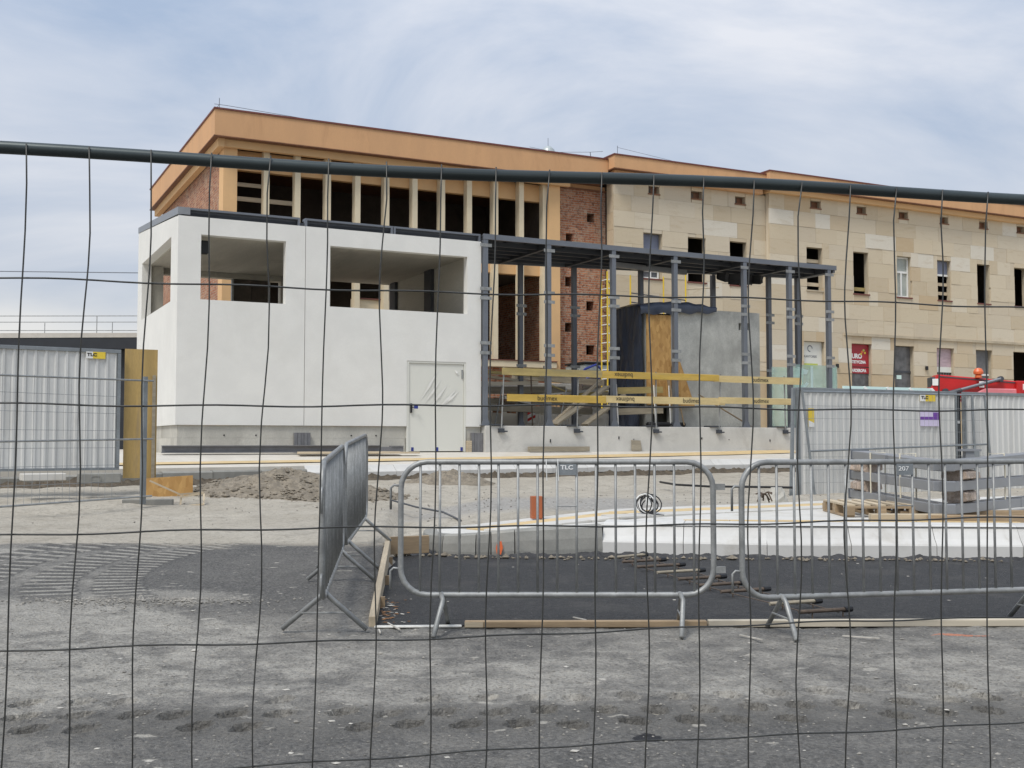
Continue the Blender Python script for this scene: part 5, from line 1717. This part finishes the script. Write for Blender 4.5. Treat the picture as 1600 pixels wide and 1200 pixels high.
# stack of glass panes and white rolls behind the hoarding
o = thing('glass_rack', 'rack of stacked green glass panes showing over the hoarding', 'glass rack', p0 + Vector((1.6, 2.2, 0)), hd)
for k in range(4):
    MB().hexa([(0.1 + k * 0.62, 0, 0.3), (0.75 + k * 0.62, 0, 0.3), (0.75 + k * 0.62, 0.05, 0.3), (0.1 + k * 0.62, 0.05, 0.3), (0.1 + k * 0.62, 0.25, 2.18), (0.66 + k * 0.62, 0.25, 2.18), (0.66 + k * 0.62, 0.30, 2.18), (0.1 + k * 0.62, 0.30, 2.18)]).build('pane', 'glass_film', o)
    MB().bar((0.62 + k * 0.62, 0.24, 2.17), (0.74 + k * 0.62, 0.18, 2.02), 0.03, 0.05).build('edge_guard', 'paint_white', o)
MB().box(-0.1, 2.8, -0.2, 0.6, 0, 0.29).build('rack_base', 'steel_frame', o)

# ------------------------------------------------------------------ red telescopic handler behind the hoarding
tb = thing('telescopic_handler', 'red telescopic lift arm showing above the right hoarding', 'lift machine', (13.2, 30.0, 0.9), R(-6))
MB().hexa([(-2.05, -0.25, 1.55), (1.6, -0.25, 1.35), (1.6, 0.25, 1.35), (-2.05, 0.25, 1.55), (-1.8, -0.25, 2.12), (1.6, -0.25, 1.80), (1.6, 0.25, 1.80), (-1.8, 0.25, 2.12)]).build('boom', 'paint_red', tb, bevel=0.03)
MB().hexa([(-1.2, -0.34, 1.40), (3.6, -0.34, 1.05), (3.6, 0.34, 1.05), (-1.2, 0.34, 1.40), (-0.6, -0.34, 1.74), (3.6, -0.34, 1.62), (3.6, 0.34, 1.62), (-0.6, 0.34, 1.74)]).build('outer_boom', 'paint_pink', tb, bevel=0.03)
MB().hexa([(0.2, -0.36, 1.58), (3.6, -0.36, 1.62), (3.6, 0.3, 1.62), (0.2, 0.3, 1.58), (0.2, -0.36, 1.93), (3.6, -0.36, 1.86), (3.6, 0.3, 1.86), (0.2, 0.3, 1.93)]).build('boom_section', 'paint_red', tb, bevel=0.02)
MB().box(-0.9, 3.4, -0.8, 0.8, 0.45, 1.04).build('chassis', 'paint_red', tb, bevel=0.06)
for x in (-0.2, 2.7):
    for y in (-0.95, 0.95):
        w = MB().tube([(x, y - 0.16, 0.45), (x, y + 0.16, 0.45)], 0.45, 20).build('wheel', 'black_rubber', tb)
        MB().tube([(x, y - 0.17, 0.45), (x, y + 0.17, 0.45)], 0.2, 14).build('rim', 'paint_red', w)
MB().lathe((-0.75, -0.3, 2.02), [(0.09, 0), (0.09, 0.06), (0.06, 0.07), (0.12, 0.10), (0.13, 0.16), (0.09, 0.24), (0.02, 0.26)], 14).build('beacon', 'paint_orange', tb)
MB().box(-1.93, -1.78, -0.275, -0.262, 1.82, 2.0).box(-0.75, -0.62, -0.355, -0.345, 1.76, 1.92).build('decal', 'paint_white', tb)
MB().quad((0.35, -0.363, 1.68), (1.3, -0.363, 1.68), (1.3, -0.363, 1.84), (0.35, -0.363, 1.84)).build('decal', 'paint_pink', tb)
lettering('lettering', 'MTRA', 0.2, 'white_print', tb, (0.62, -0.366, 1.76), bold=0.006)
MB().tube([(0.6, -0.45, 1.5), (0.75, -0.45, 1.75), (1.1, -0.45, 1.95), (1.15, -0.45, 2.4)], 0.09, 8).build('hose', 'black_rubber', tb)

MB().tube([(-1.5, -0.30, 1.62), (-0.2, -0.38, 1.98)], 0.045, 10).build('hydraulic_ram', 'steel_grey', tb)
MB().tube([(-1.6, -0.30, 1.58), (-1.2, -0.31, 1.69)], 0.07, 10).build('ram_sleeve', 'steel_dark', tb)
for x_, z_ in ((-1.62, 1.66), (-0.2, 1.98), (1.35, 1.60)):
    MB().tube([(x_, -0.40, z_), (x_, -0.27, z_)], 0.075, 12).build('pivot_pin', 'steel_dark', tb)
MB().box(-1.95, -1.80, -0.20, 0.20, 1.60, 2.05).build('boom_end', 'steel_dark', tb, bevel=0.02)
MB().bar((-1.75, -0.256, 2.06), (1.55, -0.256, 1.76), 0.012, 0.03).build('boom_rib', 'steel_dark', tb)
MB().box(1.5, 2.9, -0.9, 0.3, 1.05, 2.25).build('cab', 'dark_glass', tb, bevel=0.08)

# ------------------------------------------------------------------ platform shed at the far left
sh = thing('platform_shed', 'low dark railway shed with pale roof edge at the far left', 'shed', (-22, 45.5, 0.4), R(-2.4))
MB().box(-18, 8.2, 0.0, 9.0, 0, 4.52).build('body', 'shed_dark', sh)
MB().box(-18, 8.3, -0.5, 9.2, 4.53, 4.98).build('eaves', 'shed_dark', sh)
MB().hexa([(-18, -0.52, 4.99), (8.35, -0.52, 4.99), (8.35, 9.2, 4.99), (-18, 9.2, 4.99), (-18, -0.52, 5.22), (8.35, -0.52, 5.17), (8.35, 9.2, 5.17), (-18, 9.2, 5.22)]).build('roof_edge', 'shed_trim', sh)
for y, zb, zt in ((0.4, 5.2, 5.95), (6.5, 5.2, 6.35)):
    rl = MB()
    for z_ in (zb + 0.15, zt):
        rl.tube([(-18, y, z_ + 0.1), (8.3, y, z_)], 0.018, 5)
    for k in range(9):
        rl.tube([(8.3 - 3.2 * k - y * 0.3, y, zb - 0.05), (8.3 - 3.2 * k - y * 0.3, y, zt)], 0.018, 5)
    rl.build('roof_railing', 'galvanised', sh)
MB().tube([(8.2, 0.0, 5.15), (8.2, 0.0, 6.2)], 0.03, 6).build('end_post', 'steel_grey', sh)
o = thing('overhead_wire', 'thin railway overhead wire crossing the sky at far left', 'wire', (-22, 50, 0))
MB().tube([(-30, 0, 9.2), (0, 0, 8.85), (9, 0, 8.75)], 0.02, 4).build('wire', 'steel_grey', o)

# ------------------------------------------------------------------ steel frames stacked on the island
V0, VL, VR = Vector((4.78, 12.45)), Vector((4.72, 15.35)), Vector((7.55, 15.45))
for k, (z_, lab) in enumerate(((0.42, 'grey steel angle frame, bottom of the stack of three'), (0.67, 'grey steel angle frame, middle of the stack of three'), (0.895, 'grey steel angle frame, top of the stack of three'))):
    o = thing('steel_angle_frame', lab, 'steel frame', (V0.x, V0.y, z_), 0, 'stacked steel frames')
    dx = 0.02 * k
    for e, ze in ((VL, (0.04, 0.045, 0.09)[k]), (VR, (-0.02, 0.01, 0.11)[k])):
        d = (e - V0)
        m_ = MB().bar((0.0, 0, 0.055), (d.x + dx, d.y, 0.055 + ze), 0.22, 0.11)
        arm = m_.build('arm', 'steel_frame', o, bevel=0.006)
        u = d.normalized()
        MB().bar((d.x + dx - u.x * 0.005, d.y - u.y * 0.005, 0.055 + ze), (d.x + dx + u.x * 0.02, d.y + u.y * 0.02, 0.055 + ze), 0.25, 0.14).build('end_plate', 'steel_grey', arm)
        MB().bar((d.x * 0.55 - u.x * 0.1, d.y * 0.55 - u.y * 0.1, 0.055 + ze * 0.5), (d.x * 0.55 + u.x * 0.06, d.y * 0.55 + u.y * 0.06, 0.055 + ze * 0.55), 0.232, 0.116).build('splice_plate', 'steel_frame', arm)
    MB().box(-0.04, 0.10, -0.10, 0.12, -0.004, 0.114).build('corner_knuckle', 'steel_frame', o, bevel=0.01)
    if k == 2:
        MB().box(0.62, 0.72, 0.9, 1.0, 0.111, 0.24).box(0.55, 0.80, 0.88, 1.0, 0.21, 0.235).build('lug', 'steel_frame', o)
for i, (fx, z0, z1, end, lab) in enumerate(((0.88, 0.56, 0.71, VL, 'film wrapped timber spacer, left and lower in the steel stack'), (0.88, 0.81, 0.97, VL, 'film wrapped timber spacer, left and upper in the steel stack'),
                                             (0.12, 0.53, 0.67, VR, 'film wrapped timber spacer, lower one at the corner of the steel stack'), (0.12, 0.78, 0.90, VR, 'film wrapped timber spacer, upper one at the corner of the steel stack'))):
    c = V0 + (end - V0) * fx
    o = thing('wrapped_spacer', lab, 'timber spacer', (c.x, c.y, z0), math.atan2((end - V0).y, (end - V0).x), 'wrapped spacers in the steel stack')
    m_ = MB()
    nx = 9
    for a in range(nx + 1):
        for b in range(8):
            q = 2 * math.pi * (b + 0.5) / 8
            rr = 1 + random.uniform(-0.10, 0.12)
            m_.v.append((-0.20 + 0.40 * a / nx, 0.14 * math.cos(q) * rr * 1.08, (z1 - z0) / 2 + (z1 - z0) * 0.54 * max(-0.93, min(0.93, math.sin(q) * 1.25)) * 1.0))
    for a in range(nx):
        for b in range(8):
            m_.f.append((a * 8 + b, a * 8 + (b + 1) % 8, (a + 1) * 8 + (b + 1) % 8, (a + 1) * 8 + b))
    m_.f += [tuple(range(8)), tuple(nx * 8 + b for b in reversed(range(8)))]
    m_.build('wrapped_block', 'film_wrap', o)
for fx, end, lab in ((0.72, VL, 'cream strap tied round the left arm end of the steel stack'), (0.36, VL, 'cream strap tied round the left arm near the corner'), (0.40, VR, 'cream strap tied round the right arm of the steel stack')):
    c = V0 + (end - V0) * fx
    o = thing('strap', lab, 'strap', (c.x, c.y, 0.45), math.atan2((end - V0).y, (end - V0).x), 'straps on the steel stack')
    MB().tube([(0, -0.095, 0.0), (0.01, -0.10, 0.3), (0, -0.095, 0.625), (0, 0.095, 0.625), (0, 0.095, 0.0)], 0.011, 5, closed=True).build('band', 'strap_cream', o)
o = thing('steel_beam', 'thin rusty brown beam lying under the steel frames', 'steel beam', (4.9, 13.9, 0.36), R(84))
MB().box(-1.1, 1.3, -0.3, -0.18, 0, 0.08).build('beam', 'wood_brown', o)
tl = [((4.55, 12.35), (6.4, 12.05), 0.075, 'long brown timber under the stack, along the kerb edge'), ((4.5, 13.1), (6.3, 13.2), 0.072, 'brown timber bearer under the stack, second from the kerb'), ((3.95, 12.42), (4.75, 12.40), 0.08, 'pale short timber left of the stack corner'), ((6.35, 12.02), (8.6, 11.85), 0.09, 'long brown timber along the kerb edge at the right border')]
for (a, b, h, lab) in tl:
    d = Vector(b) - Vector(a)
    o = thing('timber_bearer', lab, 'timber', (a[0], a[1], 0.345), math.atan2(d.y, d.x), 'timbers on the island')
    MB().box(0, d.length, -0.06, 0.06, 0, h).build('beam', 'wood_pale' if 'pale' in lab else 'wood_brown', o, bevel=0.006)

# pallet
pa = thing('wooden_pallet', 'pale wooden pallet lying left of the steel frames', 'pallet', (4.32, 13.65, 0.345), R(-3))
for x in (-0.36, 0.0, 0.36):
    for y in (-0.55, 0.0, 0.55):
        MB().box(x - 0.05, x + 0.05, y - 0.07, y + 0.07, 0.022, 0.10).build('block', 'wood_brown', pa)
    MB().box(x - 0.05, x + 0.05, -0.6, 0.6, 0, 0.021).build('bottom_board', 'wood_brown', pa)
for y in (-0.55, 0.0, 0.55):
    MB().box(-0.4, 0.4, y - 0.07, y + 0.07, 0.101, 0.123).build('cross_board', 'wood_brown', pa)
for k in range(5):
    x = -0.35 + k * 0.175
    MB().box(x - 0.05, x + 0.05, -0.6, 0.6, 0.124, 0.146).build('deck_board', 'wood_pale', pa)

# ------------------------------------------------------------------ small things on the island and plot
o = thing('marker_block', 'orange brown clay block standing upright on the island paving', 'marker', (0.29, 13.45, 0.30), R(12))
MB().box(-0.065, 0.065, -0.05, 0.05, 0, 0.27).build('block', 'clay_orange', o, bevel=0.006)
MB().box(0.068, 0.08, -0.04, 0.04, 0.01, 0.24).build('side_flange', 'clay_orange', o)
o = thing('cable_coil', 'coil of black and white cable lying on the island paving', 'cable coil', (1.62, 13.45, 0.36))
for k in range(9):
    r_ = random.uniform(0.09, 0.135)
    tl_ = R(random.uniform(48, 82))
    az = R(random.uniform(-35, 35))
    pts = []
    for i in range(20):
        q = 2 * math.pi * i / 20
        x, y, z_ = r_ * math.cos(q), r_ * math.sin(q) * math.cos(tl_), r_ * math.sin(q) * math.sin(tl_) + r_ * math.sin(tl_)
        pts.append((x * math.cos(az) - y * math.sin(az) + random.uniform(-.004, .004) + 0.01 * k - 0.04, x * math.sin(az) + y * math.cos(az), z_ + 0.01))
    MB().tube(pts, 0.008, 5, closed=True).build('loop', 'paint_white' if k % 4 == 1 else 'black_rubber', o)
MB().tube([(-0.02, -0.1, 0.02), (0.02, -0.25, 0.01), (0.14, -0.42, 0.01)], 0.006, 5).build('cable_end', 'black_rubber', o)
MB().box(-0.02, 0.04, 0.0, 0.03, 0.1, 0.2).build('label_tag', 'paint_white', o)
o = thing('hose', 'thin black hose lying over the sandy plot', 'hose', (2.9, 21.5, 0.4))
MB().tube([(0, 0.5, 0.03), (0.15, -0.6, 0.02), (0.6, -1.4, 0.02), (1.3, -1.6, 0.02), (2.0, -1.9, 0.02)], 0.02, 6).build('tube', 'black_rubber', o)
o = thing('cable', 'dark cable running over the sand beside the left barriers', 'cable', (-1.6, 16.5, 0.2))
MB().tube([(-0.3, 1.2, 0.10), (0.2, 0.0, 0.06), (0.65, -1.0, 0.05), (0.95, -2.2, 0.02)], 0.014, 5).build('tube', 'steel_dark', o)
o = thing('root_clump', 'small rusty brown clump of roots on the sand', 'root clump', (3.72, 16.6, 0.29))
for k in range(9):
    a = random.uniform(0, 6.28)
    MB().tube([(0, 0, 0.16), (0.06 * math.cos(a), 0.06 * math.sin(a), 0.12 + random.uniform(-.03, .08)), (0.12 * math.cos(a), 0.12 * math.sin(a), random.uniform(0, 0.18))], 0.012, 5).build('root', 'rust', o)
o = thing('rubble_block', 'lump of grey concrete rubble beside the right hoarding', 'rubble', (4.05, 17.2, 0.28), R(20))
m_ = MB()
for j in range(5):
    for i in range(10):
        q = 2 * math.pi * i / 10
        rr = (1 - 0.14 * j) * (1 + random.uniform(-.12, .12))
        m_.v.append((0.2 * rr * math.cos(q), 0.16 * rr * math.sin(q), 0.06 * j))
for j in range(4):
    for i in range(10):
        m_.f.append((j * 10 + i, j * 10 + (i + 1) % 10, (j + 1) * 10 + (i + 1) % 10, (j + 1) * 10 + i))
m_.f.append(tuple(40 + i for i in range(10)))
m_.build('lump', 'concrete_plinth', o)
o = thing('survey_mark', 'bright red paint mark sprayed on a grey kerb block', 'paint mark', (-0.13, 11.79, 0.09), 0)
MB().quad((-0.03, -0.006, -0.04), (0.015, -0.006, -0.05), (0.035, -0.004, 0.02), (0.02, -0.003, 0.09), (-0.02, -0.003, 0.085), (-0.04, -0.004, 0.02)).build('paint', 'paint_orange', o)

# ------------------------------------------------------------------ shuttering boards round the fresh asphalt
o = thing('formwork_board', 'pale shuttering board running back along the left edge of the fresh asphalt', 'board', (-0.915, 7.42, 0), math.atan2(4.3, -0.373), 'shuttering boards')
for x0, x1 in ((0, 2.3), (2.304, 4.32)):
    zt0, zt1 = 0.075 + 0.0345 * x0, 0.075 + 0.0345 * x1
    MB().hexa([(x0, -0.025, 0.0), (x1, -0.025, 0.0), (x1, 0.025, 0.0), (x0, 0.025, 0.0), (x0, -0.025, zt0), (x1, -0.025, zt1), (x1, 0.025, zt1), (x0, 0.025, zt0)]).build('plank', 'wood_pale', o, bevel=0.004)
for x in (0.8, 2.1, 3.6):
    MB().box(x, x + 0.04, -0.06, -0.027, 0, 0.09).build('stake', 'wood_brown', o)
o = thing('formwork_board', 'brown board meeting the grey kerb at the back of the fresh asphalt', 'board', (-1.30, 11.78, 0.0), R(26), 'shuttering boards')
MB().box(0, 0.46, -0.02, 0.02, 0.04, 0.225).build('plank', 'wood_brown', o, bevel=0.004)
MB().box(0.1, 0.13, 0.021, 0.05, 0.0, 0.2).build('stake', 'wood_brown', o)
for (x0, y0, x1, y1, h, mt, lab) in ((-0.90, 7.40, -0.33, 7.43, 0.012, 'chip_white', 'thin white lath along the front edge of the fresh asphalt'), (-0.31, 7.42, 1.28, 7.44, 0.042, 'wood_brown', 'long brown plank along the front edge of the fresh asphalt'), (1.29, 7.44, 5.6, 7.52, 0.045, 'board_pale', 'long pale plank along the right front edge of the fresh asphalt')):
    a = math.atan2(y1 - y0, x1 - x0)
    L_ = math.hypot(x1 - x0, y1 - y0)
    o = thing('formwork_plank', lab, 'plank', (x0, y0, 0.004), a, 'planks along the asphalt front')
    MB().box(0, L_, -0.028, 0.028, 0, h).build('plank', mt, o, bevel=0.004)
    if mt == 'wood_brown':
        MB().box(0.0, 0.12, -0.033, -0.0285, 0.004, h - 0.004).build('cut_end', 'wood_pale', o)
for (x, y, a, l, lab) in ((-0.83, 7.12, 100, 0.13, 'short white lath lying before the fresh asphalt corner'), (0.42, 7.75, -55, 0.14, 'thin white stick on the fresh asphalt, left of the other stick'), (1.42, 7.05, -60, 0.2, 'pale stick lying under the gap between the barriers'), (2.05, 7.02, -25, 0.22, 'pale stick lying on the lane before the right barrier'), (-0.72, 7.25, 112, 0.28, 'long thin white stick leaning by the middle barrier foot')):
    o = thing('stick', lab, 'stick', (x, y, 0.014), R(a), 'loose sticks')
    MB().box(0, l, -0.005, 0.005, 0, 0.007).build('lath', 'chip_pale', o)

# steel spacer bars laid in a row on the fresh asphalt
BARS = [((1.03, 11.34), (1.38, 11.59)), ((1.07, 10.92), (1.50, 11.10)), ((1.16, 10.48), (1.62, 10.66)), ((1.29, 10.03), (1.73, 10.20)), ((1.41, 9.56), (1.83, 9.72)), ((1.51, 9.14), (1.91, 9.29)), ((1.62, 8.76), (2.02, 8.90)), ((1.85, 8.11), (2.24, 8.23)), ((1.96, 7.72), (2.34, 7.83))]
bo = thing('dowel_row', 'row of short steel bars wired together across the fresh asphalt', 'steel bars', (1.6, 9.5, 0.012))
for (a, b) in BARS:
    br_ = MB().tube([(a[0] - 1.6, a[1] - 9.5, 0.045), (b[0] - 1.6, b[1] - 9.5, 0.05)], 0.014, 8).build('bar', 'rust' if random.random() < 0.5 else 'wood_weathered', bo)
    MB().tube([(b[0] - 1.64, b[1] - 9.516, 0.048), (b[0] - 1.585, b[1] - 9.49, 0.05)], 0.021, 8).build('end_cap', 'black_rubber', br_)
    MB().tube([(b[0] - 1.65, b[1] - 9.51, 0.045), (b[0] - 1.65, b[1] - 9.51, 0.0)], 0.006, 5).tube([(a[0] - 1.5, a[1] - 9.47, 0.045), (a[0] - 1.5, a[1] - 9.47, 0.0)], 0.006, 5).build('leg', 'rust', br_)
MB().tube([(a[0] - 1.52, a[1] - 9.47, 0.03) for a, b in BARS], 0.004, 5).tube([(b[0] - 1.68, b[1] - 9.52, 0.03) for a, b in BARS], 0.004, 5).build('tie_wire', 'rust', bo)

# ------------------------------------------------------------------ crowd barriers


def barrier(label, p0, p1, nbars, plate=None, splay=0.27, rise=(0.0, 0.0)):
    p0, p1 = Vector(p0), Vector(p1)
    d = p1 - p0
    L = d.length
    o = thing('crowd_barrier', label, 'barrier', (p0.x, p0.y, 0.004 + rise[0]), math.atan2(d.y, d.x), 'galvanised crowd barriers')
    o.rotation_euler[1] = -math.asin((rise[1] - rise[0]) / L)
    zb, zt, r = 0.235, 1.085, 0.17
    path = arc(r, zt - r, r, 180, 90, 6) + arc(L - r, zt - r, r, 90, 0, 6) + arc(L - r, zb + r, r, 0, -90, 6) + arc(r, zb + r, r, 270, 180, 6)
    MB().tube(path, 0.0185, 10, closed=True).build('frame', 'galvanised', o, smooth=True)
    for i in range(nbars):
        x = L * (i + 1) / (nbars + 1)
        dz = 0.0
        for xx in (x, L - x):
            if xx < r:
                dz = r - math.sqrt(max(0, r * r - (r - xx) ** 2))
        MB().tube([(x, 0, zb + dz), (x, 0, zt - dz)], 0.0085, 7).build('bar', 'galvanised', o, smooth=True)
    for x in (0.26, L - 0.22):
        f = MB()
        for s_ in (-1, 1):
            f.tube([(x, 0.006 * s_, zb + 0.01), (x + 0.015, s_ * 0.04, zb - 0.03), (x + 0.03 * s_, s_ * splay, 0.012)], 0.0165, 8)
        ft = f.build('foot', 'galvanised', o, smooth=True)
        MB().tube([(x - 0.01, -splay * 0.55, 0.115), (x + 0.01, splay * 0.55, 0.115)], 0.007, 6).build('cross_brace', 'galvanised', ft)
    for z_, q in ((0.93, 0.15), (0.40, 0.13)):
        MB().tube([(0.0, 0, z_), (-0.045, 0.0, z_ + 0.006), (-0.065, 0, z_ - 0.012), (-0.065, 0, z_ - q)], 0.008, 7).build('hook', 'galvanised', o, smooth=True)
        MB().box(L + 0.012, L + 0.075, -0.012, 0.012, z_ - 0.025, z_ + 0.015).build('eye_plate', 'galvanised', o)
    if plate is not None:
        x0, x1 = L * plate / (nbars + 1), L * (plate + 1) / (nbars + 1)
        pt = MB().box(x0, x1, -0.013, -0.010, zt - 0.085, zt - 0.012).build('name_plate', 'frame_zinc', o)
        if plate == 8:
            lettering('lettering', 'TLC', 0.038, 'white_print', pt, ((x0 + x1) / 2, -0.0145, zt - 0.036), squash=1.2, bold=0.001)
        else:
            lettering('lettering', '207', 0.04, 'white_print', pt, ((x0 + x1) / 2 - 0.01, -0.0145, zt - 0.045), squash=1.25)
        MB().tube([(x0, -0.006, 0.80), (x1, -0.006, 0.80)], 0.004, 5).build('tie', 'galvanised', o)
    return o


barrier('galvanised crowd barrier in the middle, facing the viewer, with a grey plate', (-0.715, 7.24), (1.295, 7.24), 15, plate=8)
barrier('galvanised crowd barrier at the right, before the steel frames', (1.445, 7.08), (3.66, 7.55), 18, plate=9)
barrier('nearer of the two crowd barriers seen edge on at the left', (-1.17, 6.95), (-1.405, 9.35), 20, rise=(0.0, 0.10))
barrier('farther of the two crowd barriers seen edge on at the left', (-1.41, 9.50), (-1.515, 11.7), 20, rise=(0.105, 0.205))
o = thing('zip_ties', 'white cable ties on the top rail of the middle barrier', 'cable ties', (0.22, 7.22, 1.06))
for x in (0.0, 0.075):
    MB().tube([(x, 0, 0.045), (x, -0.012, 0.01), (x + 0.004, -0.012, -0.09)], 0.0028, 5).build('tie', 'paint_white', o)

# ------------------------------------------------------------------ mesh fence panel close to the viewer
fa_ = math.atan2(0.2017, 0.979)
fe = thing('wire_fence', 'dark wire mesh fence panel right in front of the viewer', 'fence panel', (0, 3.0, 0), fa_)
X0, X1, ZT = -1.72, 1.86, 1.944
bow = [(X0 + (X1 - X0) * i / 24, 0.0, ZT + 0.006 * math.sin(i * 0.5) - 0.004 * math.sin(i * 0.21)) for i in range(25)]
MB().tube(bow, 0.0165, 14).build('top_tube', 'fence_tube', fe, smooth=True)
MB().tube([(X0, 0, 0.10), (X1, 0, 0.10)], 0.0165, 12).build('bottom_tube', 'fence_tube', fe, smooth=True)
for x in (X0, X1):
    MB().tube([(x, 0, 0.02), (x, 0, ZT)], 0.0165, 12).build('post', 'fence_tube', fe, smooth=True)
HZ = [1.62, 1.314, 0.994, 0.709, 0.406, 0.17]
rw = random.Random(5)
n = int((X1 + 1.229) / 0.1477) + 1
xs_ = [-1.229 + 0.1477 * (i - 3) for i in range(0, 30)]
for x in xs_:
    if not X0 + 0.03 < x < X1 - 0.03:
        continue
    pts = []
    zs_ = [ZT + 0.012] + [1.86, 1.74] + [1.66] + [1.62, 1.57, 1.46, 1.36, 1.314, 1.27, 1.15, 1.04, 0.994, 0.95, 0.85, 0.75, 0.709, 0.66, 0.55, 0.45, 0.406, 0.30, 0.10]
    ph = rw.uniform(0, 6.28)
    amp = rw.uniform(0.002, 0.0065)
    for z_ in zs_:
        lean = -0.017 * (ZT - z_)
        wob = amp * math.sin(ph + (ZT - z_) * 2 * math.pi / 0.62) + 0.003 * math.sin(ph * 2 + z_ * 9)
        if z_ > 1.9:
            wob *= 0.2
        yy = -0.019 if z_ > 1.9 else -0.005 + 0.004 * math.sin(z_ * 7 + ph)
        pts.append((x + lean + wob, yy, z_))
    MB().tube(pts, 0.0021, 6).build('vertical_wire', 'fence_wire', fe, smooth=True)
for k, z_ in enumerate(HZ):
    pts = [(X0 + (X1 - X0) * i / 60, 0.004, z_ + 0.0025 * math.sin(i * 0.83 + k) + 0.0035 * math.sin(i * 0.19 + 2 * k)) for i in range(61)]
    MB().tube(pts, 0.0023, 6).build('horizontal_wire', 'fence_wire', fe, smooth=True)
for x in (X0, X1):
    ft = thing('fence_foot', 'concrete fence foot under the left end of the near mesh fence' if x < 0 else 'concrete fence foot under the right end of the near mesh fence', 'fence foot', Vector((0, 3.0, 0)) + Vector((math.cos(fa_), math.sin(fa_), 0)) * x, fa_, 'concrete fence feet')
    MB().box(-0.12, 0.12, -0.3, 0.3, 0.0, 0.018).box(-0.11, 0.11, -0.28, -0.03, 0.018, 0.12).box(-0.11, 0.11, 0.03, 0.28, 0.018, 0.12).build('block', 'grey_kerb', ft, bevel=0.004)
